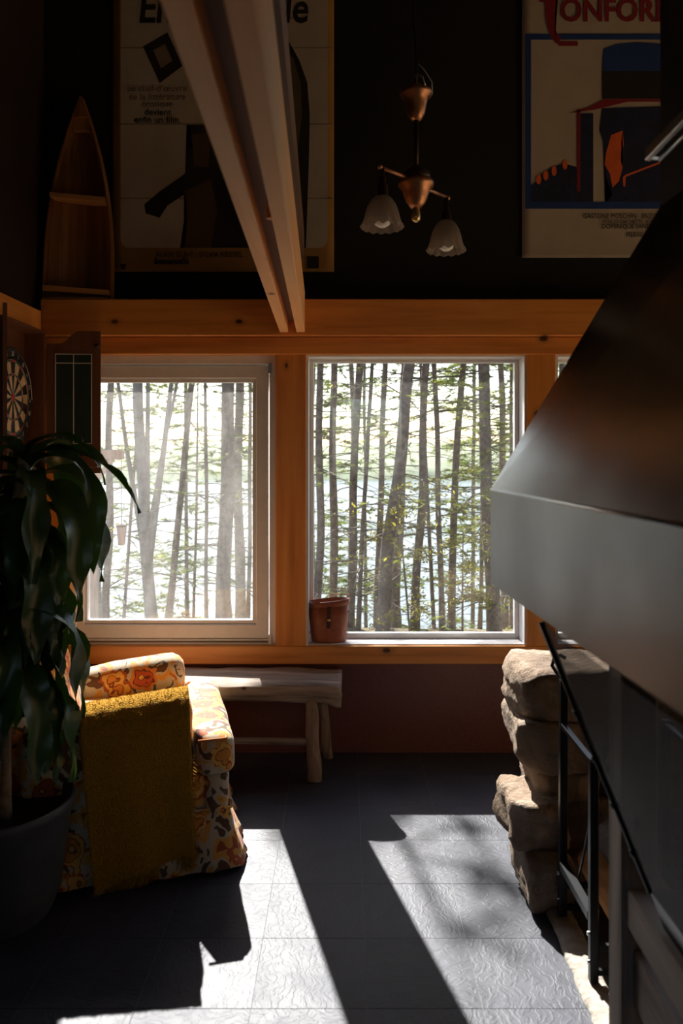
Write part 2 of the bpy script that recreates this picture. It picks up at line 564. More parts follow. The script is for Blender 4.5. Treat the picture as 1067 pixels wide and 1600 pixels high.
M['plant_leaf'] = m_leaf('glossy_strap_leaf', (0.018, 0.045, 0.012), (0.04, 0.085, 0.02), 0.22, 0.33, 0.5, 5)
M['plant_leaf_dry'] = m_leaf('browned_leaf_tip', (0.18, 0.07, 0.012), (0.26, 0.12, 0.03), 0.3, 0.6)
M['tree_leaf'] = m_leaf('young_spring_leaf', (0.22, 0.20, 0.05), (0.42, 0.34, 0.11), 0.5, 0.6)
M['needle'] = m_leaf('pine_needle', (0.08, 0.11, 0.04), (0.17, 0.19, 0.07), 0.4, 0.6)
M['hem_needle'] = m_leaf('hemlock_needle', (0.14, 0.16, 0.045), (0.28, 0.28, 0.085), 0.5, 0.6)
M['bark'] = plain('rough_grey_brown_bark', (0.22, 0.175, 0.142), 0.9, var=0.5, scale=14, bmp=0.6)
M['bark_pale'] = plain('pale_birch_bark', (0.30, 0.26, 0.225), 0.85, var=0.3, scale=9, bmp=0.4)
M['twig'] = plain('dead_twig', (0.17, 0.13, 0.10), 0.9)


def m_litter():
    m, nt, b = mat('leaf_litter')
    v = coords(nt)
    n = noise_tex(nt, v, 30, 6, 0.7)
    c = ramp(nt, n.outputs[0], [(0.3, (0.05, 0.04, 0.02)), (0.5, (0.22, 0.16, 0.08)), (0.62, (0.38, 0.33, 0.13)), (0.75, (0.20, 0.24, 0.06))])
    nt.links.new(c, b.inputs['Base Color']); b.inputs['Roughness'].default_value = 0.9
    bump(nt, b, n.outputs[0], 1.0, 0.05)
    return m


M['litter'] = m_litter()


def m_water():
    m, nt, b = mat('lake_water')
    b.inputs['Base Color'].default_value = (0.09, 0.13, 0.16, 1)
    b.inputs['Roughness'].default_value = 0.16
    b.inputs['IOR'].default_value = 1.33
    v = coords(nt, (1, 0.35, 1))
    n = noise_tex(nt, v, 1.4, 5, 0.62)
    bump(nt, b, n.outputs[0], 0.8, 0.35)
    return m


M['water'] = m_water()
M['hill'] = plain('hazy_far_forest', (0.30, 0.33, 0.20), 1.0, var=0.3, scale=0.25)  # distance haze put into this pale base colour
M['leather'] = plain('red_brown_leather', (0.30, 0.085, 0.035), 0.42, var=0.25, scale=25, bmp=0.08)
M['leather_dark'] = plain('dark_leather_strap', (0.05, 0.018, 0.010), 0.5, var=0.2)
M['brass'] = plain('worn_brass', (0.75, 0.55, 0.25), 0.3, 1.0, 0.15)
M['copper'] = plain('aged_copper', (0.42, 0.20, 0.10), 0.36, 0.9, 0.3, scale=20)
M['bronze'] = plain('dark_bronze', (0.05, 0.028, 0.018), 0.4, 0.8, 0.2)
M['cord'] = plain('pale_flex', (0.45, 0.42, 0.38), 0.6)
M['bulb'] = plain('white_glass_bulb', (0.9, 0.88, 0.84), 0.2, var=0.02)


def m_shade():
    m, nt, b = mat('frosted_glass_shade')
    out = [n for n in nt.nodes if n.type == 'OUTPUT_MATERIAL'][0]
    b.inputs['Base Color'].default_value = (0.40, 0.33, 0.27, 1)
    b.inputs['Roughness'].default_value = 0.35
    tl = nd(nt, 'ShaderNodeBsdfTranslucent'); tl.inputs[0].default_value = (0.42, 0.35, 0.28, 1)
    tr = nd(nt, 'ShaderNodeBsdfTransparent')
    m1 = nd(nt, 'ShaderNodeMixShader'); m1.inputs[0].default_value = 0.45
    nt.links.new(b.outputs[0], m1.inputs[1]); nt.links.new(tl.outputs[0], m1.inputs[2])
    m2 = nd(nt, 'ShaderNodeMixShader'); m2.inputs[0].default_value = 0.35
    nt.links.new(m1.outputs[0], m2.inputs[1]); nt.links.new(tr.outputs[0], m2.inputs[2])
    nt.links.new(m2.outputs[0], out.inputs[0])
    return m


M['shade'] = m_shade()
M['paper'] = plain('aged_poster_paper', (0.44, 0.38, 0.31), 0.7, var=0.1, scale=4)
M['paper_orange'] = plain('ochre_poster_border', (0.36, 0.19, 0.05), 0.7, var=0.12, scale=4)
M['ink_black'] = plain('black_print', (0.016, 0.013, 0.012), 0.6, var=0.1)
M['ink_brown'] = plain('brown_print', (0.085, 0.045, 0.022), 0.6, var=0.3, scale=6)
M['ink_olive'] = plain('olive_print', (0.10, 0.075, 0.035), 0.6, var=0.3, scale=6)
M['ink_grey'] = plain('faded_print', (0.22, 0.17, 0.12), 0.7)
M['ink_blue'] = plain('blue_print', (0.012, 0.045, 0.20), 0.6, var=0.15, scale=6)
M['ink_navy'] = plain('navy_print', (0.010, 0.016, 0.055), 0.6, var=0.5, scale=14)
M['ink_red'] = plain('dark_red_print', (0.22, 0.012, 0.02), 0.6, var=0.1)
M['ink_orange'] = plain('orange_print', (0.72, 0.13, 0.03), 0.6, var=0.15)
M['board_black'] = plain('dartboard_black', (0.012, 0.012, 0.012), 0.8)
M['board_cream'] = plain('dartboard_cream', (0.62, 0.42, 0.22), 0.85)
M['board_red'] = plain('dartboard_red', (0.42, 0.03, 0.03), 0.85)
M['board_green'] = plain('dartboard_green', (0.02, 0.12, 0.05), 0.85)
M['chalkboard'] = plain('green_chalkboard', (0.010, 0.026, 0.024), 0.6, var=0.3, scale=4)
M['white_line'] = plain('white_line_paint', (0.70, 0.66, 0.58), 0.6, var=0.05)
M['pot'] = plain('charcoal_planter', (0.055, 0.057, 0.062), 0.6, var=0.25, scale=12)
M['soil'] = plain('potting_soil', (0.02, 0.014, 0.01), 0.95, bmp=0.8, scale=60)
M['cane'] = wood('dracaena_cane', (0.16, 0.10, 0.055), (0.28, 0.19, 0.11), (0.36, 0.26, 0.16), 'x', 0.8, fine=3, knots=0, bmp=0.6)


def m_stone():
    m, nt, b = mat('tan_fieldstone')
    v = coords(nt)
    n = noise_tex(nt, v, 6, 7, 0.62, 0.4)
    n2 = noise_tex(nt, v, 45, 5, 0.7)
    oi = nd(nt, 'ShaderNodeObjectInfo')
    c = ramp(nt, n.outputs[0], [(0.3, (0.13, 0.08, 0.048)), (0.5, (0.29, 0.20, 0.13)), (0.72, (0.52, 0.41, 0.31))])
    c = mixc(nt, mth(nt, 'MULTIPLY', oi.outputs['Random'], 0.45), c, (0.22, 0.17, 0.13))
    nt.links.new(c, b.inputs['Base Color']); b.inputs['Roughness'].default_value = 0.9
    bump(nt, b, mth(nt, 'ADD', n.outputs[0], mth(nt, 'MULTIPLY', n2.outputs[0], 0.6)), 1.0, 0.025)
    return m


M['stone'] = m_stone()
M['mortar'] = plain('cream_mortar', (0.34, 0.305, 0.26), 0.9, var=0.25, scale=30, bmp=0.8)
M['ash'] = plain('sooty_hearth', (0.045, 0.04, 0.036), 0.95, var=0.4, bmp=0.5)
M['twine'] = plain('orange_twine', (0.62, 0.26, 0.05), 0.8)

# ------------------------------------------------------------------ the room
XL, XR, YB, YW, ZC = -1.54, 6.4, -3.2, 4.013, 4.3
TS = 0.3135                                  # floor tile
floor = MB().box((XL, YB, -0.10), (XR, YW + 0.1, -0.0012)).build('floor', M['grout'])
tag(floor, 'dark grey embossed slate-look tile floor with sunlit patches', 'floor', kind='structure')
tm = MB()
g = 0.0006
hs = TS / 2 - g
tm.add([(-hs, -hs, -0.0011), (hs, -hs, -0.0011), (hs, hs, -0.0011), (-hs, hs, -0.0011),
        (-hs, -hs, -0.0003), (hs, -hs, -0.0003), (hs, hs, -0.0003), (-hs, hs, -0.0003),
        (-hs + .0006, -hs + .0006, 0), (hs - .0006, -hs + .0006, 0), (hs - .0006, hs - .0006, 0), (-hs + .0006, hs - .0006, 0)],
       [(0, 1, 5, 4), (1, 2, 6, 5), (2, 3, 7, 6), (3, 0, 4, 7), (4, 5, 9, 8), (5, 6, 10, 9), (6, 7, 11, 10), (7, 4, 8, 11), (8, 9, 10, 11)])
tile_me = tm.mesh('floor_tile', M['tile'])
for i in range(-5, 7):
    for j in range(-6, 6):
        cx = 0.0557 + (i + 0.5) * TS; cy = 2.155 + (j + 0.5) * TS
        if cx < XL - 0.1: continue
        if cy + TS / 2 > YW + 0.03:
            continue
        t = link(bpy.data.objects.new('floor_tile', tile_me), floor)
        t.location = (cx, cy, random.Random(i * 31 + j).uniform(-0.0002, 0.0002))
        t.rotation_euler = (0, 0, (math.pi / 2) * random.Random(i * 7 + j * 13).randrange(4))


def struct(name, label, cat, m, *boxes, bevel=0):
    b = MB()
    for p0, p1 in boxes: b.box(p0, p1)
    return tag(b.build(name, m, bevel=bevel), label, cat, kind='structure')


def px_box(l, t, r, b, yf, yb):
    """box whose front face at depth yf spans the pixels l..r, t..b"""
    p0 = P(l, t, yf); p1 = P(r, b, yf)
    return (p0.x, yf, p0.z), (p1.x, yb, p1.z)


Z = lambda py, y: P(0, py, y).z
X = lambda px, y: P(px, 0, y).x

z_sill = Z(1010, 3.95)
z_head = Z(553, 3.94)
struct('wall_front', 'oxblood painted wall panel below the wooden window sill', 'wall', M['wall_red'],
       ((XL - .1, YW, -0.1), (2.12, YW + 0.12, z_sill - 0.03)))
struct('wall_front_upper', 'near-black wall above the wooden header beam', 'wall', M['wall_dark'],
       ((XL - .1, 4.05, z_head), (2.12, 4.25, ZC)))
struct('wall_left', 'dark brown side wall carrying the dartboard cabinet', 'wall', M['wall_brown'],
       ((XL - 0.12, YB, -0.1), (XL, YW + 0.25, ZC)))
# the room goes on behind the camera; an opening added in its back wall lets in fill light
struct('wall_right', 'pine boarded wall beyond the stone hearth', 'wall', M['pale_pine'],
       ((XR, YB, -0.1), (XR + 0.12, YW + 0.25, ZC)))
struct('wall_back', 'pine boarded wall behind the viewer with a small added window opening', 'wall', M['ceiling'],
       ((XL, YB - 0.12, -0.1), (-0.2, YB, ZC)), ((0.8, YB - 0.12, -0.1), (XR, YB, ZC)),
       ((-0.2, YB - 0.12, 2.3), (0.8, YB, ZC)), ((-0.2, YB - 0.12, -0.1), (0.8, YB, 1.2)))
struct('ceiling', 'brown boarded ceiling', 'ceiling', M['ceiling'], ((XL - .12, YB - .12, ZC), (XR + .12, YW + 0.25, ZC + 0.1)))

struct('trim_1', 'wide orange pine header beam running above both windows', 'beam', M['pine'],
       px_box(63, 467, 1216, 524.5, 3.90, 4.06), bevel=0.004)
struct('trim_2', 'narrow knotty pine board directly over the windows', 'board', M['pine'],
       px_box(63, 526.5, 1213, 553.5, 3.935, 4.16), bevel=0.003)
struct('trim_3', 'orange pine post standing between the two windows', 'post', M['pine_v'],
       px_box(431, 553.5, 478, 1010, 3.95, 4.18), bevel=0.003)
struct('trim_4', 'orange pine post to the right of the clear window', 'post', M['pine_v'],
       px_box(823, 553.5, 868, 1010, 3.95, 4.18), bevel=0.003)
struct('trim_5', 'long orange pine sill board under the windows', 'sill', M['pine'],
       px_box(60, 1010, 1213, 1038, 3.945, 4.16), bevel=0.004)
struct('trim_6', 'pine rail on the side wall behind the dartboard cabinet', 'rail', M['pine_y'],
       ((XL, 1.2, 2.10), (XL + 0.05, 3.89, 2.20)), bevel=0.003)
struct('trim_7', 'orange pine corner post beside the dusty window', 'post', M['pine_v'],
       px_box(60, 553.5, 109, 1010, 3.95, 4.18), bevel=0.003)
struct('baseboard_front', 'thin dark red floor strip along the front wall', 'baseboard', M['wall_red'],
       ((XL, YW - 0.008, -0.002), (2.12, YW + 0.01, 0.012)))


def ring(mb, l, t, r, b, il, it, ir, ib, yf, yb, ref=None):
    """mitred rectangular ring between an outer and an inner pixel rectangle, both taken at depth ref"""
    ref = ref or yf
    o = [(X(l, ref), Z(t, ref)), (X(r, ref), Z(t, ref)), (X(r, ref), Z(b, ref)), (X(l, ref), Z(b, ref))]
    i = [(X(il, ref), Z(it, ref)), (X(ir, ref), Z(it, ref)), (X(ir, ref), Z(ib, ref)), (X(il, ref), Z(ib, ref))]
    vs = [(x, yf, z) for x, z in o] + [(x, yf, z) for x, z in i] + [(x, yb, z) for x, z in o] + [(x, yb, z) for x, z in i]
    fs = []
    for k in range(4):
        k2 = (k + 1) % 4
        fs += [(k, k2, 4 + k2, 4 + k), (8 + k2, 8 + k, 12 + k, 12 + k2), (k, 8 + k, 8 + k2, k2), (4 + k, 4 + k2, 12 + k2, 12 + k)]
    mb.add(vs, fs)
    return mb


# window_1: white casement, dusty pane
w1 = thing('window_1', 'white framed casement window with a dusty hazy pane', 'window', (0, 0, 0), kind='structure')
ring(MB(), 109, 553.5, 431, 1009, 119, 569, 421, 999, 3.985, 4.14).build('frame', M['vinyl'], w1, bevel=0.002)
ring(MB(), 121, 571, 419, 998, 131, 591, 400, 976, 4.0, 4.07, 4.0).build('sash', M['vinyl'], w1, bevel=0.003)
ring(MB(), 131, 591, 400, 976, 135, 597, 394, 970, 4.015, 4.06, 4.0).build('glazing_bead', M['vinyl'], w1, bevel=0.002)
b = MB(); b.box(*px_box(134, 596, 395, 971, 4.035, 4.041)); b.build('glass_pane', M['glass_dusty'], w1)
b = MB(); b.box(*px_box(112, 1001, 424, 1004, 3.983, 3.99)); b.build('track', M['gasket'], w1)
for py in (575, 1000):
    b = MB(); b.box(*px_box(419, py - 8, 424, py + 8, 3.978, 3.99)); b.build('hinge', M['steel'], w1)

# window_2: fixed clear pane in a deep white jamb
def fixed_window(name, label, l, r, pane_l, pane_r):
    w = thing(name, label, 'window', kind='structure')
    yf = 3.96
    o = [(X(l, yf), Z(553.5, yf)), (X(r, yf), Z(553.5, yf)), (X(r, yf), Z(1009.5, yf)), (X(l, yf), Z(1009.5, yf))]
    m = MB()
    th = 0.012
    x0, x1, z1, z0 = o[0][0], o[1][0], o[0][1], o[2][1]
    m.box((x0, yf, z0), (x0 + th, 4.15, z1)); m.box((x1 - th, yf, z0), (x1, 4.15, z1))
    m.box((x0 + th, yf, z1 - th), (x1 - th, 4.15, z1)); m.box((x0 + th, yf + 0.01, z0), (x1 - th, 4.15, z0 + 0.008))
    m.build('jamb', M['vinyl'], w)
    yg = 4.10
    a = 0.03
    vs = MB()
    xi0, xi1, zi0, zi1 = x0 + th, x1 - th, z0 + 0.008, z1 - th
    vs.box((xi0, yg - .012, zi0), (xi0 + a * .7, yg + .03, zi1)); vs.box((xi1 - a * .7, yg - .012, zi0), (xi1, yg + .03, zi1))
    vs.box((xi0 + a * .7, yg - .012, zi1 - a * .5), (xi1 - a * .7, yg + .03, zi1)); vs.box((xi0 + a * .7, yg - .012, zi0), (xi1 - a * .7, yg + .03, zi0 + a * .9))
    vs.build('frame', M['vinyl'], w, bevel=0.002)
    MB().box((xi0 + .015, yg, zi0 + .015), (xi1 - .015, yg + .006, zi1 - .01)).build('glass_pane', M['glass'], w)
    return w


fixed_window('window_2', 'clear fixed window over the sill with the leather bucket', 478, 823, 484, 808)
fixed_window('window_3', 'fixed window mostly hidden behind the black fireplace hood', 868, 1213, 880, 1200)
struct('trim_8', 'tall orange pine post beyond the fireplace hood', 'post', M['pine_v'], ((2.12, 3.93, 0), (2.26, 4.25, ZC)))
struct('wall_front_right', 'brown front wall round the added tall window', 'wall', M['wall_brown'], ((2.26, 4.05, 3.9), (XR, 4.25, ZC)), ((2.26, 4.05, -.1), (XR, 4.25, .12)), ((XR - .15, 4.05, .12), (XR, 4.25, 3.9)))
w4 = thing('fill_window', 'tall two-pane window added for fill light beyond the fireplace hood', 'window', kind='structure')  # unseen window added to let in sun as warm fill
fm = MB(); fm.box((2.26, 4.08, .12), (2.32, 4.16, 3.9)); fm.box((XR - .21, 4.08, .12), (XR - .15, 4.16, 3.9)); fm.box((2.32, 4.08, 3.84), (XR - .21, 4.16, 3.9)); fm.box((2.32, 4.08, .12), (XR - .21, 4.16, .18)); fm.box((2.32, 4.08, 2.0), (XR - .21, 4.16, 2.06))
fm.build('frame', M['vinyl'], w4)
MB().box((2.32, 4.11, .18), (XR - .21, 4.116, 2.0)).build('glass_pane', M['glass'], w4)
MB().box((2.32, 4.11, 2.06), (XR - .21, 4.116, 3.84)).build('glass_pane', M['glass'], w4)
pf = MB()  # unseen pale boards added to bounce sunlight back into the room
for k in range(23):
    pf.box((1.70 + k * .198, YB, -.003), (1.70 + k * .198 + .196, YW, .0005))
tag(pf.build('bounce_floor', M['pale_pine']), 'pale pine floorboards added beyond the fireplace to bounce warm light', 'floor', kind='structure')

# double tie beam: two pale planks with a dark spacer between them
tb = thing('ceiling_beam', 'pale double-plank ceiling beam with a dark spacer, meeting the header beam', 'beam', (0, 0, 0), kind='structure')
def beam_x(y, off): return -0.206 - 0.030 * (y - 3.9) + off - 0.0
def beam_z(y): return 2.098 + 0.006 * (3.9 - y) * -1
def plank(x0, x1, z0, z1, y0=-1.5, y1=3.898):
    m = MB(); vs = []
    for y in (y0, y1):
        vs += [(beam_x(y, x0), y, beam_z(y) + z0), (beam_x(y, x1), y, beam_z(y) + z0), (beam_x(y, x1), y, beam_z(y) + z1), (beam_x(y, x0), y, beam_z(y) + z1)]
    return m.add(vs, [(3, 2, 1, 0), (4, 5, 6, 7), (0, 1, 5, 4), (1, 2, 6, 5), (2, 3, 7, 6), (3, 0, 4, 7)])
plank(-0.120, -0.079, 0, 0.20).build('plank', M['rafter'], tb, bevel=0.002)
plank(-0.038, 0.003, 0, 0.20).build('plank', M['rafter'], tb, bevel=0.002)
plank(-0.0785, -0.0385, 0.055, 0.22).build('spacer', M['rafter_dark'], tb)
plank(-0.034, 0.0, 0.36, 0.50).build('upper_board', M['rafter_dark'], tb)
pg = MB(); pg.tube([(beam_x(2.05, -0.045), 2.05, beam_z(2) + 0.02), (beam_x(2.05, -0.045), 2.05, beam_z(2) + 0.10)], 0.011, 10)
pg.build('peg', M['rafter'], tb)
# ------------------------------------------------------------------ outdoors: bank, lake, far shore
def ground_z(x, y):
    t = max(0.0, min(1.0, (y - 8.2) / 14.0))
    s = t * t * (3 - 2 * t)
    return -0.50 - 4.2 * s + 0.10 * noise.noise(Vector((x * 0.6, y * 0.6, 0))) + 0.03 * noise.noise(Vector((x * 3, y * 3, 5)))


gm = MB()
gm.grid(lambda u, v: (-16 + 32 * u, 4.3 + 23 * v, ground_z(-16 + 32 * u, 4.3 + 23 * v)), 70, 60)
tag(gm.build('ground', M['litter']), 'leaf-littered bank sloping down to the lake outside', 'ground', kind='structure')
tag(MB().grid(lambda u, v: (-260 + 520 * u, 20 + 150 * v, -3.95), 4, 4).build('lake', M['water']), 'bright glittering lake water beyond the trees', 'lake', kind='structure')
hm = MB()
def hill(u, v):
    x = -300 + 600 * u
    top = 3.6 + 2.2 * noise.noise(Vector((x * 0.018, 0, 3))) + 0.9 * noise.noise(Vector((x * 0.35, 0, 9)))
    z = -4.2 + (top + 4.2) * (v ** 0.7)
    y = 166 + 26 * v + 1.4 * noise.noise(Vector((x * 0.3, v * 9, 1)))
    return (x, y, z + (0.5 * noise.noise(Vector((x * 0.5, v * 14, 4))) if v > 0 else 0))
hm.grid(hill, 240, 9)
tag(hm.build('far_shore', M['hill']), 'hazy wooded far shore across the lake', 'hill', kind='structure')


def branch_set(rnd, p_at, z0, z1, n, lmin, lmax, r0, wood_mb, leaf_mb, leafy, leaf_size, kind, up=0.0, rad=None):
    """side branches with twigs and, where leafy, leaves or needle sprays"""
    for _ in range(n):
        z = rnd.uniform(z0, z1)
        p, rr = p_at(z)
        az = rnd.uniform(0, 2 * math.pi)
        L = rnd.uniform(lmin, lmax)
        d = Vector((math.cos(az), math.sin(az), rnd.uniform(-0.12, 0.28) + up))
        d.normalize()
        pts = [p.copy()]; dirs = [d.copy()]
        seg = 5
        for k in range(seg):
            d = (d + Vector((rnd.uniform(-.22, .22), rnd.uniform(-.22, .22), rnd.uniform(-.20, .12)))).normalized()
            pts.append(pts[-1] + d * (L / seg)); dirs.append(d.copy())
        rb = min(r0 * (0.5 + 0.5 * L / lmax), rr * 0.5)
        wood_mb.tube(pts, [rb * (1 - 0.8 * k / seg) for k in range(seg + 1)], 4, cap=False)
        for k in range(1, seg + 1):
            for side in (-1, 1):
                if rnd.random() < 0.25: continue
                t = (dirs[k].cross(Vector((0, 0, 1))) * side + dirs[k] * rnd.uniform(.3, 1.0) + Vector((0, 0, rnd.uniform(-.35, .3)))).normalized()
                tl = L * rnd.uniform(.12, .34) * (1.15 - 0.12 * k)
                a = pts[k]; m_ = a + t * tl * .55 + Vector((0, 0, rnd.uniform(-.02, .02))); e = m_ + (t + Vector((0, 0, rnd.uniform(-.4, .2)))).normalized() * tl * .45
                wood_mb.tube([a, m_, e], [rb * .32, rb * .24, rb * .1], 3, cap=False)
                if rnd.random() < leafy:
                    if kind == 'leaf':
                        for q in range(rnd.randint(3, 7)):
                            c = a.lerp(e, rnd.uniform(.3, 1.05)) + Vector((rnd.gauss(0, .03), rnd.gauss(0, .03), rnd.gauss(0, .03)))
                            leaf_card(rnd, leaf_mb, c, leaf_size)
                    else:
                        ns = rnd.randint(16, 28)
                        for q in range(ns):
                            c = a.lerp(e, rnd.uniform(.15, 1.0))
                            nd_ = (t + Vector((rnd.gauss(0, .6), rnd.gauss(0, .6), rnd.gauss(0, .28)))).normalized()
                            w_ = nd_.cross(Vector((rnd.gauss(0, 1), rnd.gauss(0, 1), rnd.gauss(0, 1)))).normalized() * leaf_size * .055
                            tip = c + nd_ * leaf_size * rnd.uniform(.7, 1.5)
                            leaf_mb.add([c - w_, c + w_, tip], [(0, 1, 2)])


def leaf_card(rnd, mb, c, s):
    a = Vector((rnd.gauss(0, 1), rnd.gauss(0, 1), rnd.gauss(0, .6))).normalized()
    b_ = a.orthogonal().normalized()
    s *= rnd.uniform(.6, 1.3)
    mb.add([c - a * s, c + b_ * s * .45, c + a * s, c - b_ * s * .45], [(0, 1, 2, 3)])


def tree(name, label, ptop, pbot, wpx, D, seed, bark='bark', leafy=0.3, kind='needle', nb=26, blen=(0.4, 1.5), leaf_m='needle', height=None, leaf_size=0.075, stems=None, group=None):
    """ptop / pbot: photo x where the trunk crosses the window head and foot"""
    rnd = random.Random(seed)
    A = P(pbot, 985, D); B = P(ptop, 565, D)
    slope = (B - A) / (B.z - A.z)
    dy = rnd.uniform(-0.04, 0.04)
    gz = ground_z(A.x, D) - 0.15
    if height is None:
        # heights shaped for the light: left crowns clear the sun's path, some others dapple
        height = ((0.20 if pbot < 330 else 1.15) + 0.35 * rnd.random()) + 0.86 * (D - 4.0) + (0 if A.x < 1.2 else 3.0)
    r_mid = wpx * D / FPX / 2
    ph = rnd.uniform(0, 6)
    def at(z):
        p = A + slope * (z - A.z)
        k = noise.noise(Vector((z * 0.9, seed * 1.7, ph))) * r_mid * 0.9
        k2 = noise.noise(Vector((z * 0.9, seed * 1.7, ph + 40))) * r_mid * 0.9
        f = (z - gz) / (height - gz)
        r = r_mid * (1.16 - 0.32 * min(1, (z - gz) / 4.0)) if f < 0.55 else r_mid * 0.9 * (1 - (f - 0.55) / 0.45 * 0.92)
        if z - gz < 0.5: r *= 1 + 0.5 * (0.5 - (z - gz))
        return Vector((p.x + k, p.y + dy * z + k2, z)), r
    root = thing(name, label, 'tree', (A.x, D, gz), group=group)
    t = MB()
    n = max(10, int((height - gz) / 0.28))
    zz = [gz + (height - gz) * k / n for k in range(n + 1)]
    pr = [at(z) for z in zz]
    t.tube([p for p, r in pr], [max(.006, r) * (1 + rnd.uniform(-.05, .05)) for p, r in pr], 9)
    wood_mb = MB(); leaf_mb = MB()
    if stems:
        for (sx_top, w2, zs) in stems:       # further stems of one clump, leaving the foot at height zs
            B2 = P(sx_top, 565, D)
            p0, r0 = at(zs)
            pts = []; rs = []
            for k in range(13):
                f = k / 12
                z = zs + (height * 0.97 - zs) * f
                lin = p0.x + (B2.x - p0.x) * (z - zs) / (B2.z - zs)
                pts.append(Vector((lin + 0.03 * noise.noise(Vector((z, seed, sx_top))), p0.y + 0.05 * f, z))); rs.append(w2 * D / FPX / 2 * (1.1 - 0.95 * f))
            t.tube(pts, rs, 8)
    branch_set(rnd, at, gz + 0.5, min(height * .97, 4.6), int(nb * 1.5), blen[0], blen[1], 0.011, wood_mb, leaf_mb, leafy, leaf_size, kind)
    if height > 5:
        branch_set(rnd, at, 4.4, height * .98, max(4, nb // 3), blen[0] * .8, blen[1], 0.012, wood_mb, leaf_mb, max(leafy, .6), leaf_size * 1.6, kind, 0.1)
    loc = Vector((A.x, D, gz))
    for mb_ in (t, wood_mb, leaf_mb):
        mb_.v = [(p[0] - loc.x, p[1] - loc.y, p[2] - loc.z) for p in mb_.v]
    t.build('trunk', M[bark], root, fix=False)
    if wood_mb.f: tag(wood_mb.build('branches', M['twig'], root, fix=False), kind='stuff')
    if leaf_mb.f: tag(leaf_mb.build('foliage', M[leaf_m], root, fix=False), kind='stuff')
    return root


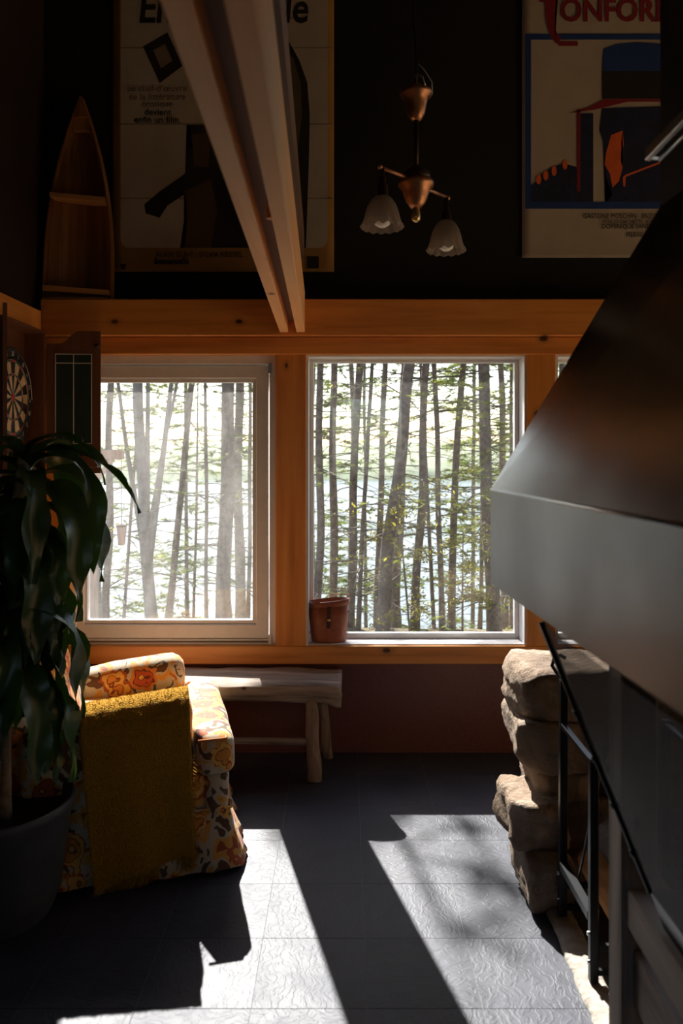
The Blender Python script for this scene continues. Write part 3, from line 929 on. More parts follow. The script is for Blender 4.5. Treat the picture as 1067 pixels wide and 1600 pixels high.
G1, G2 = 'trees seen through the dusty window', 'trees seen through the clear window'
T = [
 # ---- dusty window
 ('slim_tree', 'slim dark trunk nearest the left edge of the dusty window', 175, 165, 11, 9.0, dict(nb=16, leafy=.4, group=G1)),
 ('birch_clump', 'pale forked birch with several stems from one foot', 213, 234, 17, 8.6, dict(bark='bark_pale', nb=16, leafy=.12, kind='leaf', leaf_m='tree_leaf', leaf_size=.022, stems=[(178, 9, .1), (232, 10, .35), (272, 11, .2), (283, 7, .5)], group=G1)),
 ('leaning_tree', 'dark slender trunk leaning right beside the pale birch', 303, 262, 10, 9.4, dict(nb=20, leafy=.35, group=G1)),
 ('thin_tree', 'very thin straight sapling in the middle of the dusty window', 323, 322, 5.5, 9.0, dict(nb=12, leafy=.2, group=G1)),
 ('thick_tree', 'thickest upright trunk in the dusty window', 358, 345, 22, 9.2, dict(bark='bark', nb=24, leafy=.4, group=G1)),
 ('upright_tree', 'grey trunk just right of the thickest one in the dusty window', 377, 372, 15, 10.4, dict(nb=18, leafy=.3, group=G1)),
 ('edge_sapling', 'narrow sapling at the right edge of the dusty window', 391, 389, 6, 9.8, dict(nb=10, leafy=.3, group=G1)),
 ('bent_sapling', 'thin bent sapling between the slim trunk and the birch', 222, 192, 4.5, 8.8, dict(nb=12, leafy=.3, height=3.0, group=G1)),
 ('short_sapling', 'short leafy sapling left of the thickest trunk', 312, 302, 4, 9.6, dict(nb=16, leafy=.6, height=3.2, group=G1)),
 # ---- clear window
 ('slim_tree', 'slim trunk at the far left of the clear window', 503, 496, 12, 9.2, dict(nb=18, leafy=.35, group=G2)),
 ('slim_tree', 'slim trunk rising directly behind the leather bucket', 519, 520, 12, 9.8, dict(nb=18, leafy=.3, group=G2)),
 ('rear_tree', 'thin trunk crossing behind its thicker neighbour right of the bucket', 549, 551, 9, 12.2, dict(nb=12, leafy=.3, group=G2)),
 ('leaning_tree', 'medium trunk leaning slightly right beyond the bucket', 561, 544, 13, 9.4, dict(nb=18, leafy=.25, group=G2)),
 ('leaning_sapling', 'narrow leaning sapling left of the two central trunks', 581, 559, 6.5, 9.0, dict(nb=14, leafy=.2, kind='leaf', leaf_m='tree_leaf', leaf_size=.023, group=G2)),
 ('slim_tree', 'slim straight trunk just left of the thick leaning one', 599, 589, 9.5, 9.6, dict(nb=18, leafy=.25, group=G2)),
 ('leaning_tree', 'thickest trunk of the clear window, leaning to the right', 639, 596, 19, 8.5, dict(nb=22, leafy=.12, blen=(.3, 1.1), group=G2)),
 ('rear_tree', 'trunk standing directly behind the foot of the thick leaning one', 634, 619, 14, 11.0, dict(nb=14, leafy=.2, group=G2)),
 ('leaning_tree', 'second leaning trunk, right of the thickest one', 668, 648, 12.5, 8.8, dict(nb=20, leafy=.2, blen=(.3, 1.2), group=G2)),
 ('crossing_sapling', 'thin sapling leaning left across the second leaning trunk', 655, 679, 5.5, 9.3, dict(nb=12, leafy=.2, group=G2)),
 ('slim_tree', 'slim trunk leaning left in the right half of the clear window', 679, 690, 8.5, 9.2, dict(nb=18, leafy=.3, group=G2)),
 ('slim_tree', 'branchy trunk midway between the slim left-leaning one and the hemlock', 722, 704, 11, 9.4, dict(nb=30, leafy=.5, leaf_m='hem_needle', group=G2)),
 ('hemlock', 'broad dark hemlock trunk with green boughs at the upper right', 756, 771, 20, 9.0, dict(nb=60, leafy=.95, leaf_size=.10, blen=(.6, 1.6), leaf_m='hem_needle', group=G2)),
 ('rear_tree', 'grey twin trunk behind the hemlock', 781, 790, 11, 11.5, dict(nb=20, leafy=.6, leaf_m='hem_needle', group=G2)),
 ('thin_tree', 'thin upright sapling left of the hemlock foot', 756, 750, 6, 9.6, dict(nb=18, leafy=.5, leaf_m='hem_needle', group=G2)),
 ('edge_sapling', 'narrow sapling at the right edge of the clear window', 800, 799, 6, 10.0, dict(nb=16, leafy=.5, leaf_m='hem_needle', group=G2)),
 ('leafy_sapling', 'yellow-green leafy sapling in front of the thick leaning trunk', 600, 640, 3, 8.0, dict(nb=15, leafy=.95, kind='leaf', leaf_m='tree_leaf', leaf_size=.024, height=1.35, blen=(.3, .75), group=G2)),
 ('leafy_sapling', 'low yellow-green sapling growing near the hemlock foot', 725, 722, 3, 8.2, dict(nb=13, leafy=.95, kind='leaf', leaf_m='tree_leaf', leaf_size=.023, height=0.7, blen=(.25, .6), group=G2)),
 ('slim_tree', 'slim trunk showing in the sliver of the third window beside the hood', 872, 868, 9, 9.2, dict(nb=22, leafy=.5, leaf_m='hem_needle')),
 ('leaning_tree', 'leaning trunk mostly hidden by the hood in the third window', 935, 905, 13, 9.6, dict(nb=22, leafy=.4)),
 ('shore_tree', 'lakeside pine behind the hood, right of the third window post', 880, 878, 8, 16.0, dict(nb=40, leafy=.8, blen=(.7, 2.2), leaf_size=.2)),
 ('shore_tree', 'dark lakeside pine far behind the hemlock', 740, 738, 7, 17.0, dict(nb=44, leafy=.8, blen=(.7, 2.2), leaf_size=.2, group=G2)),
 ('shore_tree', 'lakeside pine glimpsed between the bucket and the thick leaning trunk', 570, 572, 6, 17.5, dict(nb=36, leafy=.7, blen=(.7, 2.0), leaf_size=.2, group=G2)),
 ('shore_tree', 'lakeside pine glimpsed at the left edge of the clear window', 488, 489, 7, 16.5, dict(nb=40, leafy=.8, blen=(.7, 2.0), leaf_size=.2, group=G2)),
 ('shore_tree', 'lakeside pine filling the left side of the dusty window', 150, 152, 8, 16.0, dict(nb=46, leafy=.8, blen=(.7, 2.4), leaf_size=.2, group=G1)),
 ('shore_tree', 'lakeside pine glimpsed right of the pale birch', 292, 290, 7, 17.0, dict(nb=42, leafy=.7, blen=(.7, 2.2), leaf_size=.2, group=G1)),
]
for i, (nm, lab, pt, pb, w, D, kw) in enumerate(T):
    tree(nm, lab, pt, pb, w, D, 11 + i * 7, **kw)

# bird feeder on a post, seen at the left of the dusty window
fp = thing('feeder_post', 'weathered garden post with a short arm outside the dusty window', 'post', (X(145, 5.2), 5.2, ground_z(X(145, 5.2), 5.2) - .1))
gz = fp.location.z
MB().box((-.03, -.03, 0), (.03, .03, 1.52 - gz)).build('upright', M['grey_wood'], fp, bevel=.004)
MB().bar((-.03, 0, 1.50 - gz), (.20, 0, 1.50 - gz), .045, .06).build('arm', M['grey_wood'], fp, bevel=.003)
MB().bar((.0, 0, 1.30 - gz), (.13, 0, 1.47 - gz), .03, .03).build('brace', M['grey_wood'], fp, bevel=.003)
bf = thing('bird_feeder', 'small hanging bird feeder below the post arm', 'bird feeder', (X(190, 5.2), 5.2, Z(852, 5.2)))
hz = Z(822, 5.2) - Z(852, 5.2)
MB().lathe([(0, 0), (.018, 0), (.022, .01), (.034, hz * .95), (.0, hz)], n=14).build('body', M['grey_wood'], bf)
MB().lathe([(.0, hz + .001), (.036, hz - .002), (.036, hz + .006), (0, hz + .010)], n=14).build('lid', M['twig'], bf)
MB().tube([(0, 0, hz), (-.002, 0, 1.47 - Z(852, 5.2))], .002, 5).build('wire', M['iron'], bf)

# ------------------------------------------------------------------ armchair
CH_RZ = math.radians(14.2)
CH_LOC = Vector((-0.857, 3.19, 0))
ch = thing('armchair', 'floral orange and brown upholstered armchair with a skirt', 'armchair', CH_LOC, CH_RZ)
HW = 0.385


def arm(y, nm):
    def shp(p):
        # rolled top wider than the foot, sloping down to the back
        z = p.z + 0.345
        x = p.x - 0.085
        k = (x - 0.22) * 0.12 + 0.03
        f = 1.0 + 0.12 * max(0, (z - 0.40) / 0.2)
        return (x, y + p.y * f, z + (k if z > .3 else 0))
    return soft_box((0.61, 0.165, 0.51), 0.078, cuts=11, wob=.006, seed=y, shape=shp).build(nm, M['floral'], ch)


arm(-HW + .085, 'arm'); arm(HW - .085, 'arm')
soft_box((0.62, 2 * HW - .04, 0.22), 0.03, cuts=6, shape=lambda p: (p.x - 0.02, p.y, p.z + 0.225)).build('seat_base', M['floral'], ch)
# T-shaped seat cushion
def cushion_shape(p):
    x = p.x + 0.06; y = p.y; z = p.z + 0.40
    hw = 0.215 if x < 0.225 else (HW + 0.0)
    t = max(0, min(1, (x - 0.222) / 0.012))
    hw = 0.212 + (HW + .005 - 0.212) * t
    crown = 0.016 * (1 - (y / HW) ** 2)
    return (x, y / HW * hw, z + (crown if p.z > 0 else 0))
cu = MB()
nu, nv = 30, 22
soft_box((0.62, 2 * HW, 0.15), 0.045, cuts=21, wob=.004, seed=4, shape=cushion_shape).build('seat_cushion', M['floral'], ch)
pp = []
xf = 0.366
for k in range(0, 25):      # piping along the front upper edge of the cushion
    y = -HW + .02 + (2 * HW - .04) * k / 24
    pp.append((xf - .022 - .010 * abs(y / HW) ** 6, y, 0.463 + 0.016 * (1 - (y / HW) ** 2)))
pp = [(0.235, -HW + .004, .462)] + [(0.335, -HW + .006, .463)] + pp + [(0.335, HW - .006, .463), (0.235, HW - .004, .462)]
MB().tube(pp, 0.0055, 6).build('piping', M['piping'], ch)
# front border of the base below the cushion, bulging
soft_box((0.10, 2 * HW - .01, 0.20), 0.04, cuts=8, wob=.004, seed=6, shape=lambda p: (p.x + 0.305, p.y, p.z + 0.245)).build('front_border', M['floral'], ch)
# backrest, tilted back, with its loose cushion
def back_shape(p):
    z = p.z + 0.56
    return (p.x - 0.36 - 0.30 * (z - 0.35) + 0.02 * (1 - (p.y / .35) ** 2), p.y * (1 - .06 * max(0, z - .7) / .2), z)
soft_box((0.17, 0.70, 0.60), 0.07, cuts=9, wob=.006, seed=8, shape=back_shape).build('backrest', M['floral'], ch)
def bcush(p):
    z = p.z + 0.63
    return (p.x - 0.265 - 0.30 * (z - 0.45) + 0.03 * (1 - (p.y / .22) ** 2), p.y, z)
soft_box((0.13, 0.43, 0.36), 0.055, cuts=9, wob=.006, seed=9, shape=bcush).build('back_cushion', M['floral'], ch)
# skirt: pleated cloth around the foot
sk = MB()
pts = []
hx0, hx1, hy = -0.36, 0.345, HW - .015
per = []
def edge(a, b_, n):
    for k in range(n):
        per.append((Vector(a).lerp(Vector(b_), k / n)))
edge((hx1, -hy, 0), (hx1, hy, 0), 40); edge((hx1, hy, 0), (hx0, hy, 0), 40); edge((hx0, hy, 0), (hx0, -hy, 0), 40); edge((hx0, -hy, 0), (hx1, -hy, 0), 40)
c0 = Vector((0, 0, 0))
rows = []
n = len(per)
vs = []
for r in range(7):
    f = r / 6
    for k, p in enumerate(per):
        d = Vector((1 if p.x > hx1 - 1e-4 else (-1 if p.x < hx0 + 1e-4 else 0), 1 if p.y > hy - 1e-4 else (-1 if p.y < -hy + 1e-4 else 0), 0))
        if d.length: d.normalize()
        fl = 0.006 + 0.065 * f ** 1.4
        # box pleats at the corners and the middle of each side
        q = (k % 40) / 40
        pl = -0.02 * f * math.exp(-((q - .5) / .03) ** 2) - 0.012 * f * math.exp(-((q - .04) / .03) ** 2) - 0.012 * f * math.exp(-((q - .96) / .03) ** 2)
        wv = 0.008 * f * math.sin(q * 2 * math.pi * 4 + k // 40)
        pos = p + d * (fl + pl + wv)
        vs.append((pos.x, pos.y, 0.205 - 0.19 * f))
fs = []
for r in range(6):
    for k in range(n):
        k2 = (k + 1) % n
        fs.append((r * n + k, r * n + k2, (r + 1) * n + k2, (r + 1) * n + k))
sk.add(vs, fs, True)
sk.build('skirt', M['floral'], ch, solid=0.004)
MB().tube([(hx1 + .010, -hy, .208), (hx1 + .010, hy, .208), (hx0 - .01, hy, .208), (hx0 - .01, -hy, .208), (hx1 + .010, -hy, .208)], .005, 6).build('skirt_welt', M['floral'], ch)
for sx in (hx0 + .05, hx1 - .06):
    for sy in (-hy + .06, hy - .06):
        MB().lathe([(0, .12), (.028, .12), (.018, 0), (0, 0)], c=(sx, sy, 0), n=12).build('leg', M['cabinet'], ch)

# mustard throw over the near arm
th = thing('throw_blanket', 'mustard yellow wool throw draped over the near chair arm', 'blanket', CH_LOC, CH_RZ)
ya, ra = -HW + .085, 0.104
prof = []
prof.append((ya + ra + .006, 0.470)); prof.append((ya + ra + .005, 0.51))
for k in range(11):
    a = math.pi * k / 10
    prof.append((ya + math.cos(a) * ra, 0.547 + math.sin(a) * (0.090)))
for z in (.50, .46, .40, .34, .28, .22, .16, .11, .07, .045):
    prof.append((ya - ra - 0.006 - 0.035 * (0.5 - z) , z))
x0t, x1t = -0.172, 0.205
def throw_pt(u, v):
    s = v * (len(prof) - 1); i = min(int(s), len(prof) - 2); f = s - i
    y = prof[i][0] * (1 - f) + prof[i + 1][0] * f
    z = prof[i][1] * (1 - f) + prof[i + 1][1] * f
    hang = max(0, (s - 12) / (len(prof) - 13))
    x = x0t + (x1t - x0t) * u
    x += hang * (0.055 * (1 - u) + 0.015 * u)
    slope = (x - 0.22) * 0.10 * (1 - hang * .6)
    fold = 0.008 * hang * math.sin(u * 9 + 1) - 0.055 * hang ** 2 * (1 - u) ** 2
    fz = noise.noise(Vector((u * 14, v * 30, 2))) * 0.004
    dz = 0.03 * hang * u - .028 * hang * (1 - u) ** 3
    return (x, y - abs(fz) + fold, max(.02, z + slope + fz + dz))
MB().grid(throw_pt, 40, 66).build('cloth', M['wool'], th, solid=0.009)
rnd = random.Random(5)
fr = MB()
for k in range(330):
    u = rnd.random()
    p = Vector(throw_pt(u, 1.0)); L = rnd.uniform(.028, .055)
    e = p + Vector((rnd.gauss(0, .008), -abs(rnd.gauss(.006, .008)), -L)); e.z = max(.006, e.z)
    m_ = p.lerp(e, .5) + Vector((rnd.gauss(0, .003), rnd.gauss(0, .003), 0))
    fr.tube([p + Vector((0, 0, .01)), m_, e], [.0016, .0014, .0007], 3, cap=False)
for k in range(120):          # fringe of the folded side edge
    v = 0.66 + .34 * rnd.random()
    p = Vector(throw_pt(1.0, v)); e = p + Vector((rnd.uniform(.008, .022), rnd.gauss(0, .006), -rnd.uniform(.004, .02)))
    fr.tube([p, e], [.0013, .0006], 3, cap=False)
tag(fr.build('fringe', M['wool'], th, fix=False), kind='stuff')
pile = MB()
for k in range(9000):
    u, v = rnd.random(), rnd.random() ** 1.3
    p = Vector(throw_pt(u, v))
    q = Vector(throw_pt(min(1, u + .01), v)) - Vector(throw_pt(max(0, u - .01), v)); w_ = Vector(throw_pt(u, min(1, v + .01))) - Vector(throw_pt(u, max(0, v - .01)))
    nrm = w_.cross(q)
    if nrm.length < 1e-9: continue
    nrm.normalize()
    if nrm.y > 0 and v > .3: nrm = -nrm
    if v < .35 and nrm.z < 0: nrm = -nrm
    p = p + nrm * .0045
    e = p + nrm * rnd.uniform(.002, .006) + Vector((rnd.gauss(0, .003), rnd.gauss(0, .003), rnd.gauss(0, .003)))
    s_ = Vector((rnd.gauss(0, 1), rnd.gauss(0, 1), rnd.gauss(0, 1))).normalized() * .0011
    pile.add([p - s_, p + s_, e], [(0, 1, 2)])
tag(pile.build('wool_pile', M['wool'], th, fix=False), kind='stuff')

# ------------------------------------------------------------------ driftwood bench
bn = thing('driftwood_bench', 'driftwood log bench against the wall under the windows', 'bench', (-0.62, 3.82, 0))
bx, by = -0.62, 3.82
def slab(u, v):
    # v runs round the half-log, u along it
    L0, L1 = -0.62, 0.595
    a = 2 * math.pi * v
    ca, sa = math.cos(a), math.sin(a)
    y = 0.145 * (abs(ca) ** .7) * (1 if ca > 0 else -1)
    z = (0.052 if sa > 0 else 0.066) * (abs(sa) ** .75) * (1 if sa > 0 else -1)
    x = L0 + (L1 - L0) * u
    k = noise.noise(Vector((x * 2.2, y * 9, z * 9))) * .012 + noise.noise(Vector((x * 7, y * 30, z * 30 + 4))) * .006
    sc = 1 + .06 * noise.noise(Vector((x * 1.6, 0, 3)))
    if x > .52 and sa < 0: z -= .022 * min(1, (x - .52) / .05)
    if x > .50: x += .012 * noise.noise(Vector((y * 22, z * 22, 8)))
    return (x, y * sc + k, 0.402 + z * sc + k - 0.012 * x)
m_ = MB().grid(slab, 60, 36)
nvv = 61
for e in (0, 60):
    ring_ = [r * nvv + e for r in range(36)]
    m_.f.append(tuple(ring_)); m_.sm.append(False); m_.mi.append(0)
m_.build('seat_log', M['drift'], bn)
def leg(p0, p1, r0, r1, nm='leg', sd=0):
    pts = []; rs = []
    for k in range(9):
        f = k / 8
        p = Vector(p0).lerp(Vector(p1), f)
        pts.append(p + Vector((noise.noise(Vector((f * 3, sd, 0))) * .008, noise.noise(Vector((f * 3, sd, 7))) * .008, 0))); rs.append((r0 + (r1 - r0) * f) * (1 + .10 * noise.noise(Vector((f * 6, sd, 2)))))
    return MB().tube(pts, rs, 9).build(nm, M['drift_v'], bn)
leg((.455, -.10, .36), (.475, -.165, 0.0), .030, .034, sd=1)
leg((.50, .06, .36), (.53, .12, 0.0), .024, .026, sd=2)
leg((-.47, -.10, .36), (-.49, -.165, 0.0), .032, .034, sd=3)
leg((-.50, .06, .36), (-.52, .12, 0.0), .026, .027, sd=4)
MB().tube([(-.48, -.135, .17), (0, -.130, .175), (.465, -.135, .17)], [.017, .015, .018], 8).build('stretcher', M['drift'], bn)

# ------------------------------------------------------------------ leather bucket on the sill
lb_c = Vector((X(513.5, 4.035), 4.032, z_sill + .0085))
lb = thing('leather_bucket', 'red-brown leather bucket with a strap and brass stud on the sill', 'bucket', lb_c)
hgt = 0.205
def oval(prof, n=36):
    m = MB(); vs = []
    for r, z, tilt in prof:
        for k in range(n):
            a = 2 * math.pi * k / n
            vs.append((math.cos(a) * r, math.sin(a) * r * .58, z + tilt * math.cos(a) * .010))
    fs = []
    for i in range(len(prof) - 1):
        for k in range(n):
            k2 = (k + 1) % n
            fs.append((i * n + k, i * n + k2, (i + 1) * n + k2, (i + 1) * n + k))
    return m.add(vs, fs, True)
oval([(0.0001, 0, 0), (.086, 0, 0), (.088, .006, 0), (.097, .10, .3), (.104, hgt, 1), (.099, hgt, 1), (.092, .10, .3), (.082, .010, 0), (.0001, .010, 0)]).build('body', M['leather'], lb)
oval([(.1035, hgt - .026, 1), (.107, hgt - .024, 1), (.1085, hgt + .002, 1), (.104, hgt + .003, 1)]).build('rim_band', M['leather'], lb)
yy = -.0605
MB().bar((.002, yy - .003, hgt - .020), (.000, yy + .004, .075), .017, .005, up=(0, 1, 0)).build('strap', M['leather_dark'], lb)
stud = MB(); stud.lathe([(.0, .006), (.006, .005), (.008, 0)], n=12)
stud.v = [(x + .002, yy - .002 - z, y + hgt - .088) for x, y, z in stud.v]
stud.build('stud', M['brass'], lb)
for sx, sz in ((-.101, .15), (.1, .15), (-.094, .045), (.094, .045)):
    r_ = MB().lathe([(0, .005), (.005, .004), (.006, 0)], n=8)
    r_.v = [(sx + (z if sx > 0 else -z) * .8, -.008 + x, sz + y) for x, y, z in r_.v]
    r_.build('rivet', M['leather_dark'], lb)

# ------------------------------------------------------------------ dartboard cabinet on the left wall
dcab = thing('dartboard_cabinet', 'open wooden dartboard cabinet with chalk scoreboard door on the side wall', 'cabinet', (XL + .001, 3.56, 1.755))
cy, cz = 0.0, 0.0          # local: x away from the wall, y towards the window
MB().box((0, -.23, -.33), (.012, .23, .33)).build('back_panel', M['cabinet'], dcab)
for s in (-1, 1):
    MB().box((.012, s * .23 - (.012 if s > 0 else 0), -.33), (.108, s * .23 + (.012 if s < 0 else 0), .33)).build('side_panel', M['cabinet'], dcab, bevel=.002)
MB().box((.012, -.218, .318), (.108, .218, .33)).build('top_panel', M['cabinet'], dcab)
MB().box((.012, -.218, -.33), (.108, .218, -.318)).build('bottom_panel', M['cabinet'], dcab)


def door_outline(w):
    """swan-neck top: low at the hinge, high at the free edge"""
    pts = [(0, -.345), (w, -.345), (w, .335)]
    for k in range(0, 9):
        f = k / 8
        pts.append((w * .60 - (w * .40) * f * .9, .335 - .062 * (f * f * (3 - 2 * f))))
    pts.append((w * .02, .272)); pts.append((0, .272))
    return pts


def cab_door(hinge, ang, board):
    d = bpy.data.objects.new('door', MB().prism(door_outline(.25), 'y', -.008, .008).mesh('door', M['cabinet']))
    link(d, dcab); d.location = hinge; d.rotation_euler = (0, 0, ang)
    if board:
        f = -.0085
        MB().box((.040, f - .003, -.205), (.212, f, .225)).build('chalkboard', M['chalkboard'], d)
        def line(x0, z0, x1, z1):
            MB().box((x0, f - .0042, z0), (x1, f - .0028, z1)).build('white_line', M['white_line'], d)
        w = .0042
        line(.040, -.205, .040 + w, .225); line(.212 - w, -.205, .212, .225)
        line(.040, .225 - w, .212, .225); line(.040, -.205, .212, -.205 + w)
        line(.040, .178, .212, .178 + w); line(.126 - w / 2, -.205, .126 + w / 2, .225)
        MB().box((.012, f - .038, -.318), (.245, f, -.262)).build('dart_holder', M['cabinet'], d, bevel=.003)
        k_ = MB().lathe([(0, .012), (.010, .010), (.010, .003), (.005, 0)], n=12)
        k_.v = [(x + .236, f - z, y + .262) for x, y, z in k_.v]
        k_.build('knob', M['leather_dark'], d)
        for xx in (.085, .172):
            MB().tube([(xx, f - .02, -.265), (xx, f - .02, -.205), (xx, f - .02, -.15)], [.003, .003, .0012], 6).build('dart', M['steel'], d)
    return d


cab_door((.112, .238, 0), math.radians(5), True)
hv = Vector((XL + .113, 3.56 - .238))
cab_door((.112, -.238, 0), math.atan2(-hv.y, -hv.x) + math.radians(0.6), False)

db = thing('dartboard', 'round bristle dartboard with cream and black segments inside the cabinet', 'dartboard', (XL + .015, 3.56, 1.755))
def disc(r0, r1, a0, a1, x0, x1, n=4):
    m = MB(); vs = []
    for k in range(n + 1):
        a = a0 + (a1 - a0) * k / n
        c, s = math.cos(a), math.sin(a)
        vs += [(x0, c * r0, s * r0), (x0, c * r1, s * r1), (x1, c * r1, s * r1), (x1, c * r0, s * r0)]
    fs = []
    for k in range(n):
        i = k * 4; j = i + 4
        for q in range(4):
            q2 = (q + 1) % 4
            fs.append((i + q, i + q2, j + q2, j + q))
    fs += [(0, 1, 2, 3), tuple(n * 4 + q for q in (3, 2, 1, 0))]
    return m.add(vs, fs)
disc(0.001, .226, 0, 2 * math.pi, 0, .032, 48).build('body', M['board_black'], db)
for k in range(20):
    a0 = 2 * math.pi * (k - .5) / 20; a1 = 2 * math.pi * (k + .5) / 20
    odd = k % 2
    disc(.017, .170, a0, a1, .032, .0345, 3).build('segment', M['board_black' if odd else 'board_cream'], db)
    disc(.160, .170, a0, a1, .0346, .0352, 3).build('double_ring', M['board_red' if odd else 'board_green'], db)
    disc(.098, .107, a0, a1, .0346, .0352, 3).build('treble_ring', M['board_red' if odd else 'board_green'], db)
disc(.001, .016, 0, 2 * math.pi, .0346, .036, 16).build('bullseye', M['board_red'], db)
wr = MB()
for r in (.017, .098, .107, .160, .170):
    wr.tube([(.0362, math.cos(a) * r, math.sin(a) * r) for a in [2 * math.pi * k / 40 for k in range(41)]], .0008, 4)
wr.tube([(.034, math.cos(a) * .216, math.sin(a) * .216) for a in [2 * math.pi * k / 40 for k in range(41)]], .0015, 4)
for k in range(20):
    a = 2 * math.pi * (k + .5) / 20
    wr.tube([(.0362, math.cos(a) * .017, math.sin(a) * .017), (.0362, math.cos(a) * .172, math.sin(a) * .172)], .0008, 4)
wr.build('wire_spider', M['steel'], db)


def text_obj(s, parent, m, loc, size, sx=1.0, align='LEFT', bold=0.0, shear=0.0, name='lettering', rot=(math.pi / 2, 0, 0), ext=0.0004):
    cu_ = bpy.data.curves.new(name, 'FONT')
    cu_.body = s; cu_.size = size; cu_.align_x = align; cu_.offset = bold; cu_.shear = shear; cu_.extrude = ext
    cu_.resolution_u = 3
    tmp = bpy.data.objects.new(name, cu_)
    COL.objects.link(tmp)
    bpy.context.view_layer.update()
    dg = bpy.context.evaluated_depsgraph_get()
    me = bpy.data.meshes.new_from_object(tmp.evaluated_get(dg))
    bpy.data.objects.remove(tmp)
    bpy.data.curves.remove(cu_)
    me.materials.clear(); me.materials.append(m)
    o = bpy.data.objects.new(name, me)
    link(o, parent)
    o.location = loc; o.rotation_euler = rot; o.scale = (sx, 1, 1)
    return o


numbers = [20, 1, 18, 4, 13, 6, 10, 15, 2, 17, 3, 19, 7, 16, 8, 11, 14, 9, 12, 5]
for k, nmb in enumerate(numbers):
    a = math.pi / 2 - 2 * math.pi * k / 20
    # the board faces +x: its right-hand side as seen is +y, so clockwise runs towards +y
    o = text_obj(str(nmb), db, M['white_line'], (.0335, math.cos(a) * .196, math.sin(a) * .196 - .011), .030, .8, 'CENTER', rot=(math.pi / 2, 0, math.pi / 2))
# ------------------------------------------------------------------ potted dracaena
PX, PY = -1.15, 2.60
dp = thing('potted_dracaena', 'tall dracaena with long drooping leaves in a charcoal planter', 'plant', (PX, PY, 0))
MB().lathe([(0, 0.002), (.175, .002), (.182, .012), (.205, .07), (.208, .075), (.243, .345), (.250, .350), (.252, .372), (.246, .376), (.236, .372), (.226, .30), (.0, .30)], n=44).build('planter', M['pot'], dp)
MB().lathe([(.0, .322), (.10, .320), (.228, .312)], n=30, wav=lambda i, a: (1, .006 * math.sin(a * 7 + i))).build('soil', M['soil'], dp)


def cane(pts, rad, nm='cane'):
    c = MB(); q = []; r = []
    P_ = [Vector(p) for p in pts]
    n = 34
    for k in range(n + 1):
        f = k / n * (len(P_) - 1); i = min(int(f), len(P_) - 2); t = f - i
        q.append(P_[i].lerp(P_[i + 1], t)); r.append(rad * (1 - .25 * k / n) * (1.04 if k % 2 else .97))
    return c.tube(q, r, 10).build(nm, M['cane'], dp)


cane([(0.035, -.01, .30), (.03, -.01, .8), (.05, 0, 1.15), (.10, .0, 1.50)], .027)
cane([(-.07, .03, .30), (-.09, .02, .7), (-.06, .0, 1.0), (-.02, -.04, 1.22)], .024)
cane([(.02, -.07, .30), (.05, -.10, .6), (.07, -.13, .92)], .020)


def strap_leaf(base, az, L, W, elev, droop, seed, dry=False, twist=0.0):
    rnd = random.Random(seed)
    n = 16; m = MB(); vs = []
    p = Vector(base); pitch = elev; a = az
    ph = rnd.uniform(0, 6)
    for k in range(n + 1):
        f = k / n
        d = Vector((math.cos(a) * math.cos(pitch), math.sin(a) * math.cos(pitch), math.sin(pitch)))
        side = Vector((-math.sin(a), math.cos(a), 0))
        tw = twist * f + .25 * math.sin(f * 5 + ph)
        up = side.cross(d).normalized() * -1
        s2 = side * math.cos(tw) + up * math.sin(tw); u2 = up * math.cos(tw) - side * math.sin(tw)
        w = W * (0.30 + 0.70 * math.sin(min(1, f * 2.4 + .12) * math.pi / 2)) * (1 - max(0, (f - .55) / .45) ** 2.0) / 2 + .0008
        for j in (-1, -.5, 0, .5, 1):
            ruf = .010 * math.sin(f * 15 + ph + j * 2) * abs(j) * (W / .07)
            vv = p + s2 * (w * j) + u2 * (abs(j) * w * .42 + ruf)
            vv.x = max(vv.x, XL - PX + .012 + .004 * (j + 1))
            vs.append(vv)
        p = p + d * (L / n)
        pitch += -droop * (1.35 if f < .45 else .75) / n
        pitch = max(pitch, -1.50)
        a += rnd.uniform(-.05, .05)
    fs = []
    for k in range(n):
        for j in range(4):
            i = k * 5 + j
            fs.append((i, i + 1, i + 6, i + 5))
    m.add(vs, fs, True)
    return m.build('leaf', M['plant_leaf_dry'] if dry else M['plant_leaf'], dp, fix=False)



def crown(c, n, seed, lmin=.42, lmax=.66, dz=.16, e0=-.1, e1=.9):
    r = random.Random(seed)
    for k in range(n):
        az = k * 2.39996 + r.uniform(-.25, .25)
        f = k / max(1, n - 1)
        base = Vector(c) + Vector((.018 * math.cos(az), .018 * math.sin(az), -dz * (1 - f)))
        elev = e0 + (e1 - e0) * f + r.uniform(-.15, .15)
        droop = 2.2 + 1.1 * f + r.uniform(-.2, .5)
        strap_leaf(base, az, r.uniform(lmin, lmax), r.uniform(.080, .112), elev, droop, seed * 100 + k, twist=r.uniform(-.9, .9))


crown((.10, .0, 1.50), 18, 3, .36, .54)
crown((-.02, -.04, 1.24), 17, 4, .38, .58)
crown((.075, .005, 1.24), 16, 7, .36, .56, .22)
crown((.07, -.13, .98), 15, 6, .36, .52, .2)
crown((.06, -.02, .99), 12, 8, .34, .50, .2)
# the two leaves that arch out towards the window
strap_leaf((.10, .0, 1.50), .10, .36, .055, .95, 2.3, 901, twist=.2)
strap_leaf((.11, .0, 1.49), .02, .46, .075, .42, 1.55, 902, twist=-.3)
strap_leaf((.10, .0, 1.42), -.12, .24, .020, .25, 1.9, 903, dry=True)

